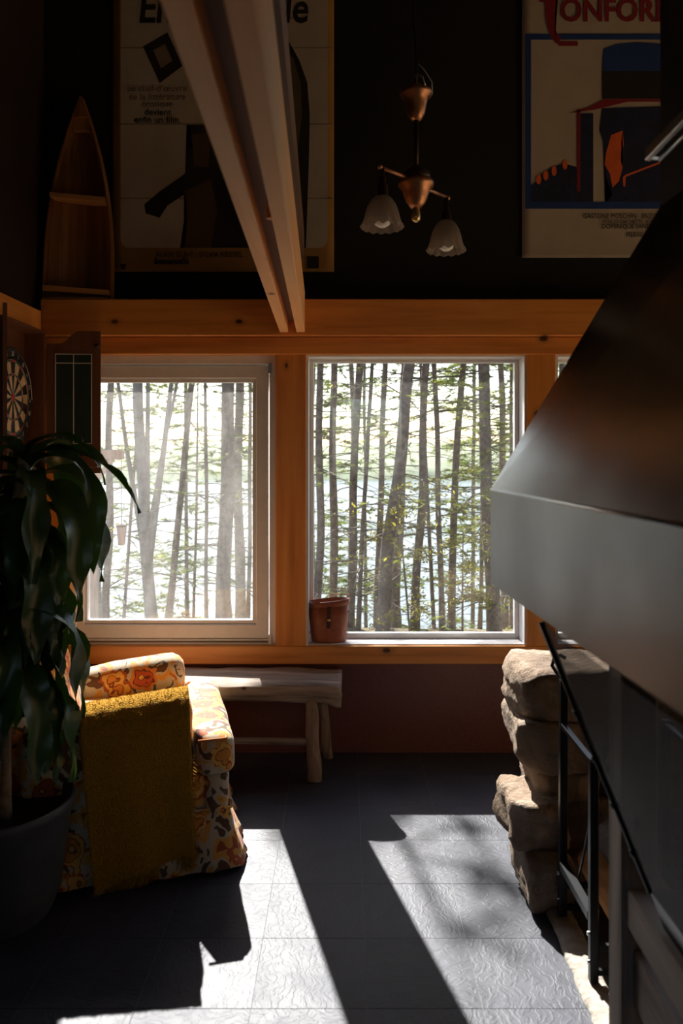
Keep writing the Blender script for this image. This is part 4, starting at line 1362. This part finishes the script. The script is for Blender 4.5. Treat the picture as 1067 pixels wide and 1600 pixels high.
# ------------------------------------------------------------------ posters
def poster(name, label, l, t, r, b_, y, border, m_border, m_paper, folds):
    root = thing(name, label, 'poster', (X((l + r) / 2, y), y, Z(b_, y)))
    W = X(r, y) - X(l, y); H = Z(t, y) - Z(b_, y)
    def sheet(w, h, z0, off, seed, amp=.0016):
        def fn(u, v):
            x = (u - .5) * w; z = z0 + v * h
            k = amp * noise.noise(Vector((x * 6, z * 6, seed)))
            for fz in folds:
                k += -.0016 * math.exp(-((z - fz) / .010) ** 2)
            return (x, -off + k, z)
        return fn
    g1 = MB().grid(sheet(W, H, 0, .004, 3), 24, 80)
    g1.build('border' if border else 'sheet', m_border, root, solid=.0006)
    return root, W, H


def shape(parent, pts, m, off, name='print'):
    """flat printed patch on the sheet; pts in metres, x from the middle, z from the foot"""
    bm = bmesh.new()
    vs = [bm.verts.new((x, -off, z)) for x, z in pts]
    f = bm.faces.new(vs)
    bmesh.ops.triangulate(bm, faces=[f])
    bmesh.ops.recalc_face_normals(bm, faces=bm.faces[:])
    me = bpy.data.meshes.new(name); bm.to_mesh(me); bm.free()
    me.materials.append(m)
    o = bpy.data.objects.new(name, me)
    link(o, parent)
    md = o.modifiers.new('ink', 'SOLIDIFY'); md.thickness = .0004
    return o


YP = 4.042
folds = [0.0 + Z(f, YP) - Z(425, YP) for f in (76, 195, 311)]
p1, W1, H1 = poster('film_poster', 'ochre-bordered film poster with a dark seated figure, left of the lamp', 177, -36, 522, 425, YP, True, M['paper_orange'], M['paper'], folds)
q = lambda px, py: (X(px, YP) - p1.location.x, Z(py, YP) - p1.location.z)
def rrect(l, t, r, b_, rad, fn, n=6):
    pts = []
    for cx_, cy_, a0 in ((r - rad, t + rad, -90), (r - rad, b_ - rad, 0), (l + rad, b_ - rad, 90), (l + rad, t + rad, 180)):
        for k in range(n + 1):
            a = math.radians(a0 + 90 * k / n)
            pts.append(fn(cx_ + rad * math.cos(a), cy_ + rad * math.sin(a)))
    return pts
shape(p1, rrect(189, -26, 512, 388, 14, q), M['paper'], .0075, 'panel')
for fy in (76, 195, 311):
    a_, b2 = q(180, fy - 1.2), q(519, fy + 1.2)
    shape(p1, [(a_[0], a_[1]), (b2[0], a_[1]), (b2[0], b2[1] + .002), (a_[0], b2[1] + .002)], M['ink_grey'], .0079, 'fold_line')
fig = [(282, 388), (287, 350), (300, 322), (296, 300), (262, 322), (250, 341), (228, 334), (226, 320), (250, 300), (290, 272), (312, 262), (296, 250), (292, 226), (303, 205), (292, 203), (292, 196), (330, 196), (372, 196), (400, 170), (404, 120), (396, 90), (402, 62), (418, 44), (436, 40), (446, 56), (447, 72), (468, 96), (480, 130), (484, 180), (483, 240), (478, 300), (476, 360), (478, 388)]
shape(p1, [q(*p) for p in fig], M['ink_black'], .0083, 'figure_print')
shape(p1, [q(*p) for p in [(440, 70), (458, 92), (470, 130), (472, 180), (466, 230), (456, 250), (452, 200), (446, 140)]], M['ink_olive'], .0088, 'figure_print')
shape(p1, [q(*p) for p in [(300, 212), (330, 206), (326, 262), (304, 260)]], M['ink_brown'], .0088, 'figure_print')
shape(p1, [q(*p) for p in [(288, 300), (330, 280), (340, 330), (330, 388), (288, 388), (296, 330)]], M['ink_brown'], .0088, 'figure_print')
shape(p1, [q(*p) for p in [(224, 74), (262, 52), (286, 104), (250, 131)]], M['ink_black'], .0083, 'book_print')
shape(p1, [q(*p) for p in [(240, 80), (258, 70), (270, 96), (252, 108)]], M['ink_grey'], .0088, 'book_print')
pxm = YP / FPX
def ptxt(root, fn, s, m, px, py, hpx, sx=.8, align='LEFT', bold=0., shear=0., off=.0092):
    x, z = fn(px, py)
    return text_obj(s, root, m, (x, -off, z), hpx * pxm / .69, sx, align, bold, shear)
ptxt(p1, q, 'Emmanuelle', M['ink_black'], 216, 36, 47, .80, bold=.004, shear=.12)
ptxt(p1, q, 'Le chef-d\u2019\u0153uvre', M['ink_grey'], 246, 144, 10, .98, 'CENTER')
ptxt(p1, q, 'de la litt\u00e9rature', M['ink_grey'], 246, 157, 10, .98, 'CENTER')
ptxt(p1, q, '\u00e9rotique', M['ink_grey'], 246, 168, 10, .98, 'CENTER')
ptxt(p1, q, 'devient', M['ink_black'], 247, 181, 10, .98, 'CENTER')
ptxt(p1, q, 'enfin un film.', M['ink_black'], 247, 193, 10, .98, 'CENTER')
ptxt(p1, q, 'ALAIN CUNY \u00b7 SYLVIA KRISTEL', M['ink_black'], 244, 402, 8, .86)
ptxt(p1, q, 'Emmanuelle', M['ink_black'], 241, 413, 9, .85, bold=.0012, shear=.12)
shape(p1, [q(*p) for p in [(480, 401), (498, 401), (498, 420), (480, 420)]], M['ink_black'], .0083, 'stamp_print')
shape(p1, [q(*p) for p in [(188, 413), (198, 413), (196, 422), (190, 422)]], M['ink_black'], .0083, 'stamp_print')

p2, W2, H2 = poster('film_poster', 'pale film poster with a blue frame and hat, behind the fireplace flue', 815, -62, 1160, 403, YP, False, M['paper'], M['paper'], [Z(150, YP) - Z(403, YP)])
q2 = lambda px, py: (X(px, YP) - p2.location.x, Z(py, YP) - p2.location.z)
def R2(l, t, r, b_): return [q2(l, t), q2(r, t), q2(r, b_), q2(l, b_)]
shape(p2, R2(820, 54, 1150, 63), M['ink_blue'], .0075, 'frame_print')
shape(p2, R2(820, 63, 829, 327), M['ink_blue'], .0075, 'frame_print')
shape(p2, R2(829, 316, 1150, 327), M['ink_blue'], .0075, 'frame_print')
shape(p2, R2(1141, 63, 1150, 316), M['ink_blue'], .0075, 'frame_print')
# plain hat, dark block and warm patches
shape(p2, [q2(*p) for p in [(942, 78), (962, 70), (995, 67), (1040, 70), (1090, 76), (1096, 112), (940, 112)]], M['ink_blue'], .0078, 'hat_print')
shape(p2, [q2(*p) for p in [(940, 112), (1096, 112), (1100, 155), (940, 155)]], M['ink_black'], .0078, 'hat_print')
shape(p2, [q2(*p) for p in [(888, 178), (920, 168), (942, 156), (1100, 155), (1120, 166), (1060, 160), (980, 160), (930, 172)]], M['ink_red'], .0082, 'hat_print')
shape(p2, [q2(*p) for p in [(940, 170), (1138, 164), (1138, 316), (945, 316), (968, 296), (955, 262), (944, 230), (936, 205)]], M['ink_navy'], .0076, 'figure_print')
shape(p2, [q2(*p) for p in [(954, 212), (972, 205), (974, 228), (966, 246), (972, 262), (966, 284), (956, 294), (952, 272), (944, 258), (946, 240)]], M['ink_orange'], .0082, 'warm_print')
shape(p2, [q2(*p) for p in [(972, 278), (976, 274), (1034, 252), (1090, 236), (1090, 239), (1034, 255), (977, 277), (976, 292), (973, 292)]], M['ink_orange'], .0082, 'warm_print')
shape(p2, R2(905, 178, 926, 316), M['ink_navy'], .0080, 'bar_print')
shape(p2, R2(901, 172, 906, 300), M['ink_red'], .0082, 'bar_print')
shape(p2, [q2(*p) for p in [(829, 290), (838, 284), (846, 272), (862, 262), (880, 256), (900, 262), (906, 290), (906, 316), (829, 316)]], M['ink_navy'], .0078, 'figure_print')
for cx_, cy_ in ((841, 281), (852, 275), (865, 268), (882, 258)):
    shape(p2, [q2(cx_ + 4 * math.cos(a) , cy_ + 8 * math.sin(a)) for a in [2 * math.pi * k / 10 for k in range(10)]], M['ink_orange'], .0084, 'warm_print')
ptxt(p2, q2, 'LE', M['ink_red'], 840, 4, 24, .8, bold=.002)
ptxt(p2, q2, 'ONFORMISTE', M['ink_red'], 874, 34, 34, .86, bold=.004)
big_c = []
for k in range(19):      # the tall initial C that swings below the line
    a = math.radians(62 + 196 * k / 18)
    big_c.append((876 + 25 * math.cos(a), 12 - 60 * math.sin(a)))
for k in range(19):
    a = math.radians(258 - 196 * k / 18)
    big_c.append((880 + 18 * math.cos(a), 12 - 50 * math.sin(a)))
shape(p2, [q2(*p) for p in big_c], M['ink_red'], .0086, 'lettering')
shape(p2, R2(872, 66, 902, 73), M['ink_red'], .0086, 'lettering')
for s, px_, py_, h_ in (('GASTONE MOSCHIN \u00b7 ENZO TARASCIO', 910, 342, 7.5), ('FOSCO GIACHETTI \u00b7 JOS\u00c9 QUAGLIO', 941, 350, 6), ('DOMINIQUE SANDA', 939, 358, 7.5), ('PIERRE CLEMENTI', 977, 371, 7.5)):
    ptxt(p2, q2, s, M['ink_black'], px_, py_, h_, .82)

# ------------------------------------------------------------------ boat-shaped shelf on the header beam
YB_ = 3.975
bs = thing('boat_shelf', 'small wooden boat-shaped shelf standing upright on the header beam', 'shelf', (X(123, YB_), YB_, Z(467, 3.90)))
SB = YB_ / FPX
H_ = (467 - 150) * SB
def half_w(z):       # half width of the hull at height z
    f = z / H_
    return (0.5 * 104 * SB) * max(0.0, (1 - max(0, (f - .12) / .88) ** 2.15)) + .0015
def lean(z): return -0.0
zs = [H_ * k / 24 for k in range(25)]
NP = 7
for i in range(NP):      # hull planks at the back
    m_ = MB(); vs = []
    for z in zs:
        w = half_w(z) * .96
        a = -w + 2 * w * i / NP; c = -w + 2 * w * (i + 1) / NP - .0012
        cv = lambda x: .040 - .030 * (x / max(w, 1e-3)) ** 2 if w > .004 else .02
        sk_ = 6 * SB * (z / H_)
        vs += [(a + sk_, cv(a), z), (c + sk_, cv(c), z), (c + sk_, cv(c) + .006, z), (a + sk_, cv(a) + .006, z)]
    fs = []
    for k in range(24):
        for q_ in range(4):
            r_ = (q_ + 1) % 4
            fs.append((k * 4 + q_, k * 4 + r_, k * 4 + 4 + r_, k * 4 + 4 + q_))
    fs += [(0, 1, 2, 3), (96, 97, 98, 99)]
    m_.add(vs, fs)
    m_.build('hull_plank', M['boatwood'], bs)
for s in (-1, 1):        # gunwales
    pts = [(s * half_w(z) + 6 * SB * z / H_, -.005, z) for z in zs]
    g_ = MB()
    for k in range(24):
        g_.bar(pts[k], (Vector(pts[k + 1]) + (Vector(pts[k + 1]) - Vector(pts[k])) * .02), .006, .05, up=(0, 1, 0))
    g_.build('gunwale', M['boatwood'], bs)
def bshelf(z0, z1, nm, th_=.016, drop=0):
    wl = half_w(z0) - .004
    m_ = MB()
    sk_ = 6 * SB * z0 / H_
    m_.add([(-wl + sk_, -.055, z0), (wl + sk_, -.055, z1), (wl * .95 + sk_, .034, z1), (-wl * .95 + sk_, .034, z0)] + [(-wl + sk_, -.055, z0 + th_), (wl + sk_, -.055, z1 + th_), (wl * .95 + sk_, .034, z1 + th_), (-wl * .95 + sk_, .034, z0 + th_)],
           [(3, 2, 1, 0), (4, 5, 6, 7), (0, 1, 5, 4), (1, 2, 6, 5), (2, 3, 7, 6), (3, 0, 4, 7)])
    return m_.build(nm, M['boat_thwart'], bs, bevel=.0015)
bshelf((467 - 308) * SB, (467 - 316) * SB, 'thwart', .024)
bshelf((467 - 452) * SB, (467 - 460) * SB, 'thwart', .026)
bshelf(.001, .001, 'transom', .012)
zt = (467 - 182) * SB
sk_ = 6 * SB * zt / H_
wv = half_w(zt)
MB().prism([(-wv + sk_, zt), (wv + sk_, zt), (6 * SB + .002, H_ - .004), (6 * SB - .002, H_ - .004)], 'y', -.03, .03).build('bow_cap', M['boatwood'], bs, bevel=.001)
wv2 = half_w((467 - 200) * SB)
MB().prism([(-wv2 * .7 + sk_, (467 - 200) * SB), (wv2 * .6 + sk_, (467 - 200) * SB), (wv + sk_, zt), (-wv + sk_, zt)], 'y', -.012, .028).build('breasthook', M['boatwood'], bs, bevel=.001)

# ------------------------------------------------------------------ two-armed hanging lamp
LY = 2.90
LX = X(650, LY)
lamp = thing('hanging_lamp', 'copper two-armed hanging lamp with frosted ruffled glass shades', 'lamp', (LX, LY, 0))
lz = lambda py: Z(py, LY)
sc_ = LY / FPX
cd = MB().tube([(0.0, 0, ZC), (-.004, 0, lz(0) + .2), (-.008, 0, lz(30)), (.0, 0, lz(70)), (.002, 0, lz(100)), (0, 0, lz(135))], .0045, 7)
cd.build('suspension_cord', M['bronze'], lamp)
MB().tube([(.008, 0, lz(100)), (.030, -.01, lz(112)), (.056, -.01, lz(130)), (.058, -.005, lz(148)), (.046, 0, lz(152))], .0025, 6).build('flex_cable', M['cord'], lamp)
MB().tube([(-.012, -.02, lz(128)), (.0, -.03, lz(122)), (.022, -.03, lz(127)), (.034, -.02, lz(142))], .003, 6).build('hook', M['steel'], lamp)
MB().lathe([(.0, lz(130)), (.014, lz(132)), (.020, lz(141)), (.058, lz(143)), (.060, lz(146)), (.056, lz(150)), (.044, lz(154)), (.038, lz(165)), (.032, lz(178)), (.024, lz(184)), (.018, lz(188)), (.006, lz(189))], n=32).build('canopy_cup', M['copper'], lamp)
MB().tube([(0, 0, lz(187)), (0, 0, lz(268))], .0095, 12).build('stem', M['bronze'], lamp)
MB().lathe([(.010, lz(258)), (.020, lz(262)), (.048, lz(270)), (.052, lz(274)), (.052, lz(283)), (.0, lz(283))], n=32).build('top_plate', M['bronze'], lamp)
MB().lathe([(.0, lz(282)), (.058, lz(282)), (.066, lz(286)), (.064, lz(291)), (.052, lz(296)), (.046, lz(304)), (.036, lz(316)), (.026, lz(321)), (.020, lz(325)), (.0, lz(326))], n=32).build('body_cup', M['copper'], lamp)
MB().lathe([(.0, lz(323)), (.012, lz(325)), (.014, lz(331)), (.017, lz(338)), (.015, lz(344)), (.006, lz(347)), (.0, lz(347.5))], n=16, wav=lambda i, a: (1 + .06 * math.cos(a * 8), 0)).build('finial', M['brass'], lamp)
for (apx, ad, ztop, zrim, zarm) in ((597, 2.76, 308, 356, 262), (697, 3.04, 346, 393, 308)):
    ex, ey = X(apx, ad) - LX, ad - LY
    za = Z(zarm, ad)
    ar = bpy.data.objects.new('arm', MB().tube([(0, 0, za), (ex * .5, ey * .5, za + .001), (ex * 1.06, ey * 1.06, za)], [.0075, .0065, .006], 10).mesh('arm', M['copper']))
    link(ar, lamp)
    k_ = MB().lathe([(0, -.008), (.008, -.006), (.009, 0), (.008, .006), (0, .009)], c=(ex * 1.06, ey * 1.06, za), n=12); k_.build('arm_tip', M['copper'], ar)
    zt_, zr_ = Z(ztop, ad), Z(zrim, ad)
    MB().lathe([(.0, za), (.008, za - .002), (.009, za - .03), (.013, za - .034), (.013, za - .055), (.019, za - .060), (.021, zt_ + .006), (.026, zt_ - .004), (.0, zt_ - .006)], c=(ex, ey, 0), n=18).build('socket', M['bronze'], ar)
    R = 67 * 2.76 / FPX / 2 * .98
    hh = zt_ - zr_
    prof = [(.024, zt_), (.036, zt_ - hh * .10), (.048, zt_ - hh * .28), (.056, zt_ - hh * .50), (.061, zt_ - hh * .70), (.066, zt_ - hh * .86), (R, zr_)]
    MB().lathe(prof, c=(ex, ey, 0), n=72, wav=lambda i, a: (1 + (0.0, 0.0, .0, .006, .012, .028, .055)[i] * math.cos(a * 14), (0, 0, 0, 0, 0, 0, .004)[i] * math.cos(a * 14))).build('lamp_shade', M['shade'], ar, solid=.003)
    MB().lathe([(0, zt_ - .01), (.012, zt_ - .012), (.014, zt_ - .03), (.026, zr_ + hh * .42), (.031, zr_ + hh * .25), (.026, zr_ + hh * .10), (.012, zr_ + hh * .02), (0, zr_ + hh * .01)], c=(ex, ey, 0), n=20).build('bulb', M['bulb'], ar)

# ------------------------------------------------------------------ fireplace hood
hd = thing('fireplace_hood', 'large black steel fireplace hood with a sloping top and grey band', 'fireplace hood', (1.0, 1.6, 0))
ho = Vector((1.0, 1.6, 0))
zt_, zb_ = 1.403, 1.143
FL, NL, NR, FR = (.401, 2.2), (.478, .75), (1.65, .80), (1.60, 2.25)
tFL, tNL, tNR, tFR = (.712, 1.80), (.730, 1.20), (1.22, 1.2), (1.20, 1.8)
ZT = 2.06
def quadstrip(lo, zl, hi, zh, name, m, solid=.005, parent=hd):
    mb_ = MB(); n = 4
    vs = [(p[0] - ho.x, p[1] - ho.y, zl) for p in lo] + [(p[0] - ho.x, p[1] - ho.y, zh) for p in hi]
    mb_.add(vs, [(k, (k + 1) % n, n + (k + 1) % n, n + k) for k in range(n)])
    return mb_.build(name, m, parent, solid=solid)
lo = [FL, NL, NR, FR]; hi = [tFL, tNL, tNR, tFR]
quadstrip(lo, zb_, lo, zt_, 'band', M['hood'])
quadstrip(lo, zt_, hi, ZT, 'sloping_top', M['hood_top'])
quadstrip(hi, ZT - .003, hi, ZC - .002, 'flue', M['flue'])
edge_mb = MB()
for k in range(4):
    a, c = lo[k], lo[(k + 1) % 4]
    edge_mb.tube([(a[0] - ho.x, a[1] - ho.y, zt_), (c[0] - ho.x, c[1] - ho.y, zt_)], .0045, 6)
edge_mb.build('folded_seam', M['seam'], hd)
# damper lever on the flue
a, c = P(1012, 242, 1.72) - ho, P(1100, 150, 1.50) - ho
MB().bar(a, c, .012, .030, up=(0, 1, .4)).build('damper_lever', M['steel'], hd, bevel=.002)
a2, c2 = P(1030, 250, 1.72) - ho, P(1105, 175, 1.52) - ho
MB().tube([a2, c2], .004, 8).build('damper_rod', M['steel'], hd)
MB().prism([(a.x - .004, a.z - .006), (a.x + .030, a.z - .008), (a.x + .032, a.z + .020)], 'y', a.y - .008, a.y + .008).build('lever_end', M['steel'], hd)

# tapering wire-mesh fire basket under the hood
fb = thing('mesh_firebox', 'dark wire-mesh firebox tapering down below the hood', 'firebox', (1.0, 1.4, 0))
fo = Vector((1.0, 1.4, 0))
uFL, uNL, uNR, uFR = Vector((.420, 1.714, zb_ - .004)), Vector((.452, .95, zb_ - .004)), Vector((1.45, .95, zb_ - .004)), Vector((1.45, 1.714, zb_ - .004))
dFL, dNL, dNR, dFR = Vector((.612, 1.60, .62)), Vector((.622, 1.08, .62)), Vector((1.25, 1.08, .62)), Vector((1.25, 1.60, .62))
up4 = [uFL, uNL, uNR, uFR]; dn4 = [dFL, dNL, dNR, dFR]
for k in range(4):
    k2 = (k + 1) % 4
    MB().add([up4[k] - fo, up4[k2] - fo, dn4[k2] - fo, dn4[k] - fo], [(0, 1, 2, 3)]).build('mesh_panel', M['mesh'], fb)
    rod = bpy.data.objects.new('corner_rod', MB().tube([up4[k] - fo, dn4[k] - fo], .0075, 8).mesh('corner_rod', M['iron']))
    link(rod, fb)
    for f in (.35, .52, .69, .86):
        p_ = up4[k].lerp(dn4[k], f) - fo; d_ = (dn4[k] - up4[k]).normalized() * .006
        MB().tube([p_ - d_, p_ + d_], .0105, 8).build('clip', M['iron'], rod)
tr = MB()
vs = []
for (zz_, gr) in ((.625, .0), (.56, -.02)):
    for p_ in dn4:
        c_ = (dFL + dNR) / 2; d_ = p_ - c_
        vs.append((p_.x - fo.x + (gr * (1 if d_.x > 0 else -1)), p_.y - fo.y + (gr * (1 if d_.y > 0 else -1)), zz_))
tr.add(vs, [(0, 1, 5, 4), (1, 2, 6, 5), (2, 3, 7, 6), (3, 0, 4, 7), (7, 6, 5, 4)])
tr.build('fire_tray', M['iron'], fb, solid=.006)

# timber stand that carries it
st = thing('timber_stand', 'weathered grey timber stand under the firebox and hood', 'stand', (1.0, 1.5, 0))
so = Vector((1.0, 1.5, 0))
def tbar(a, b_, w, h, nm, m):
    return MB().bar(Vector(a) - so, Vector(b_) - so, w, h).build(nm, m, st, bevel=.004)
for x_, y_ in ((.642, 1.785), (1.40, 1.785)):
    MB().box((x_ - .04 - so.x, y_ - .045 - so.y, 0), (x_ + .04 - so.x, y_ + .045 - so.y, zb_ + .10)).build('post', M['grey_wood'], st, bevel=.005)
for x_ in (.640, 1.20):
    tbar((x_, 1.74, .51), (x_, .92, .51), .055, .085, 'upper_rail', M['grey_wood_y'])
    tbar((x_ + .012, 1.74, .36), (x_ + .012, .92, .30), .05, .12, 'lower_rail', M['grey_wood_y'])
for x_, y_ in ((.64, .95), (1.20, .95)):
    MB().box((x_ - .04 - so.x, y_ - .08 - so.y, 0), (x_ + .04 - so.x, y_ - .0 - so.y, .55)).build('post', M['grey_wood'], st, bevel=.005)

# ------------------------------------------------------------------ stone hearth
hs_ = thing('stone_hearth', 'low wall of rough tan fieldstones behind the fireplace', 'hearth', (.62, 2.9, 0))
hso = Vector((.62, 2.9, 0))


def stone(x0, x1, y0, y1, z0, z1, seed, rough=.022):
    bm = bmesh.new()
    bmesh.ops.create_cube(bm, size=1.0)
    bmesh.ops.subdivide_edges(bm, edges=bm.edges[:], cuts=11, use_grid_fill=True)
    sx_, sy_, sz_ = x1 - x0, y1 - y0, z1 - z0
    r = min(sx_, sy_, sz_) * .17
    rp = random.Random(seed * 13)
    planes = []
    for q_ in range(7):
        pn = Vector((rp.uniform(-1, 1), rp.uniform(-1, .6), rp.uniform(-.8, .8))).normalized()
        planes.append((pn, (abs(pn.x) * sx_ + abs(pn.y) * sy_ + abs(pn.z) * sz_) / 2 * rp.uniform(.70, .88)))
    hx_, hy_, hz_ = sx_ / 2, sy_ / 2, sz_ / 2
    for v in bm.verts:
        p = Vector((v.co.x * sx_, v.co.y * sy_, v.co.z * sz_))
        c = Vector((max(-hx_ + r, min(hx_ - r, p.x)), max(-hy_ + r, min(hy_ - r, p.y)), max(-hz_ + r, min(hz_ - r, p.z))))
        d = p - c
        if d.length > 1e-6: p = c + d.normalized() * r
        w = p + Vector((seed * 5.3, seed * 1.1, 0))
        k = noise.noise(w * 5) * rough + (abs(noise.noise(w * 15)) - .25) * rough * 1.1 + (abs(noise.noise(w * 34)) - .25) * rough * .7
        n_ = p.normalized()
        p += Vector((n_.x, n_.y, n_.z * .6)) * k
        for pn, pd in planes:            # split faces
            e = p.dot(pn) - pd
            if e > 0: p -= pn * (e * .85)
        v.co = p + Vector(((x0 + x1) / 2, (y0 + y1) / 2, (z0 + z1) / 2)) - hso
    me = bpy.data.meshes.new('stone'); bm.to_mesh(me); bm.free()
    me.polygons.foreach_set('use_smooth', [True] * len(me.polygons))
    me.materials.append(M['stone'])
    o = link(bpy.data.objects.new('stone', me), hs_)
    return o


rs_ = random.Random(4)
stone(.615, .98, 2.78, 3.16, .545, .735, 1)
stone(.97, 1.42, 2.80, 3.20, .53, .72, 2)
stone(.605, .95, 2.76, 3.14, .382, .556, 3)
stone(.95, 1.40, 2.79, 3.15, .36, .535, 4)
stone(.665, .90, 2.76, 3.10, .288, .388, 5, .014)
stone(.89, 1.30, 2.77, 3.10, .26, .37, 6, .014)
stone(.555, .755, 2.66, 2.98, .155, .318, 7, .030)
stone(.74, 1.05, 2.72, 3.05, .135, .30, 8)
stone(1.04, 1.45, 2.74, 3.05, .12, .27, 9)
stone(.600, .76, 2.58, 2.95, .0, .17, 10)
stone(.75, 1.10, 2.66, 3.0, .0, .15, 11)
stone(1.09, 1.5, 2.68, 3.0, .0, .14, 12)
stone(1.41, 1.9, 2.80, 3.2, .50, .70, 13)
stone(1.39, 1.9, 2.80, 3.2, .26, .52, 14)
stone(1.44, 1.9, 2.76, 3.2, .0, .28, 15)
MB().box((.68 - hso.x, 2.84 - hso.y, 0), (1.88 - hso.x, 3.10 - hso.y, .66)).build('mortar_core', M['ash'], hs_)
# hearth floor: sooty bed with a cream mortar rim
hb = MB().grid(lambda u, v: (.70 + 1.5 * u - hso.x, 1.0 + 1.72 * v - hso.y, .016 + .006 * noise.noise(Vector((u * 20, v * 20, 0)))), 24, 26)
hb.build('hearth_bed', M['ash'], hs_, fix=False)
def rim(u, v):
    y = .9 + 1.86 * v
    e = .012 * noise.noise(Vector((0, y * 7, 1))) + .005 * noise.noise(Vector((0, y * 25, 4)))
    prof = [(.652 + e, .001), (.655 + e, .010), (.668 + e, .019), (.700, .024), (.725 + e, .022), (.735 + e, .012)]
    s = u * 5; i = min(int(s), 4); f = s - i
    x = prof[i][0] * (1 - f) + prof[i + 1][0] * f; z = prof[i][1] * (1 - f) + prof[i + 1][1] * f
    return (x - hso.x, y - hso.y, z + .004 * noise.noise(Vector((u * 3, y * 20, 2))) * (1 if 0 < u < 1 else 0))
MB().grid(rim, 5, 80).build('mortar_rim', M['mortar'], hs_, fix=False)

# ------------------------------------------------------------------ black iron log rack
lr = thing('log_rack', 'black iron log rack with a hooked upright beside the stone hearth', 'log rack', (.69, 2.38, .02))
lo_ = Vector((.69, 2.38, .02))
def ib(a, b_, w=.020, nm='bar'):
    return MB().bar(Vector(a) - lo_, Vector(b_) - lo_, w, w).build(nm, M['iron'], lr, bevel=.002)
xa, xb = .692, 1.02
zf = .024
for x_ in (xa, xb):
    ib((x_, 2.23, zf), (x_, 2.23, .65), .024, 'upright')
    ib((x_, 2.55, zf), (x_ + .004, 2.55, .78 if x_ == xa else .65), .024, 'upright')
    ib((x_, 2.242, .635), (x_, 2.538, .635), .017, 'top_rail')
    ib((x_, 2.242, .20), (x_, 2.538, .19), .026, 'lower_rail')
for y_ in (2.23, 2.55):
    ib((xa + .012, y_, .12), (xb - .012, y_, .12), .016, 'cross_rail')
    ib((xa + .012, y_, .05), (xb - .012, y_, .05), .016, 'cross_rail')
hk = [(xa + .004, 2.55, .775), (xa - .018, 2.548, .80), (xa - .034, 2.546, .825), (xa - .028, 2.544, .850), (xa - .008, 2.543, .858), (xa + .008, 2.543, .85)]
MB().tube([Vector(p) - lo_ for p in hk], .006, 8).build('hook', M['iron'], lr)
for x_, y_, z_ in ((xa, 2.214, .16), (xa, 2.214, .08), (xa, 2.534, .16), (xa, 2.534, .08)):
    MB().tube([Vector((x_ - .018, y_ + .014, z_)) - lo_, Vector((x_ - .008, y_ + .014, z_)) - lo_], .006, 8).build('bolt', M['steel'], lr)
pk = thing('fire_poker', 'thin black iron poker leaning in the log rack', 'poker', (.72, 2.42, .2))
MB().tube([Vector((.705, 2.46, .13)) - Vector((.72, 2.42, .2)), Vector((.722, 2.36, .40)) - Vector((.72, 2.42, .2)), Vector((.735, 2.30, .60)) - Vector((.72, 2.42, .2))], [.003, .0055, .006], 8).build('shaft', M['iron'], pk)
MB().tube([Vector((.735, 2.30, .60)) - Vector((.72, 2.42, .2)), Vector((.742, 2.27, .66)) - Vector((.72, 2.42, .2))], .009, 8).build('handle', M['iron'], pk)
LOGS = [(.80, 2.36, .175, .062, 'split log with an orange face at the near end of the rack'), (.91, 2.38, .165, .055, 'round log lying deeper in the rack'), (.855, 2.37, .265, .055, 'log resting on top of the other two in the rack')]
for k, (x_, y_, z_, r_, lab) in enumerate(LOGS):
    lg = thing('firewood_log', lab, 'firewood', (x_, y_, z_), group='logs in the iron rack')
    n = 14; vs = []
    for i in range(9):
        f = i / 8
        for j in range(n):
            a = 2 * math.pi * j / n
            rr = r_ * (1 + .10 * noise.noise(Vector((math.cos(a) * 2, math.sin(a) * 2 + k * 5, f * 2))))
            if k == 0: rr = min(rr, r_ * .72 / max(.3, abs(math.cos(a - 3.6)))) if math.cos(a - 3.6) > 0 else rr
            vs.append((math.cos(a) * rr, -.20 + .40 * f, math.sin(a) * rr))
    mb_ = MB(); mb_.add(vs, [(i * n + j, i * n + (j + 1) % n, (i + 1) * n + (j + 1) % n, (i + 1) * n + j) for i in range(8) for j in range(n)], True)
    mb_.build('bark', M['bark'] if k else M['firewood'], lg)
    for e in (0, 8):
        MB().add([Vector(vs[e * n + j]) * 1.0 + Vector((0, -.0008 if e == 0 else .0008, 0)) for j in range(n)], [tuple(range(n))]).build('cut_end', M['firewood'], lg, fix=False)
tw = thing('orange_twine', 'loose tangle of orange twine hanging in the log rack', 'twine', (.76, 2.20, .16))
rt = random.Random(9)
for k in range(4):
    p_ = Vector((rt.uniform(-.03, .06), rt.uniform(-.01, .03), rt.uniform(.0, .06))); pts = [p_]
    for i in range(9):
        p_ = p_ + Vector((rt.uniform(-.02, .02), rt.uniform(-.012, .012), rt.uniform(-.026, .012))); p_.z = max(-.125, p_.z); pts.append(p_)
    MB().tube(pts, .0035, 5).build('strand', M['twine'], tw)
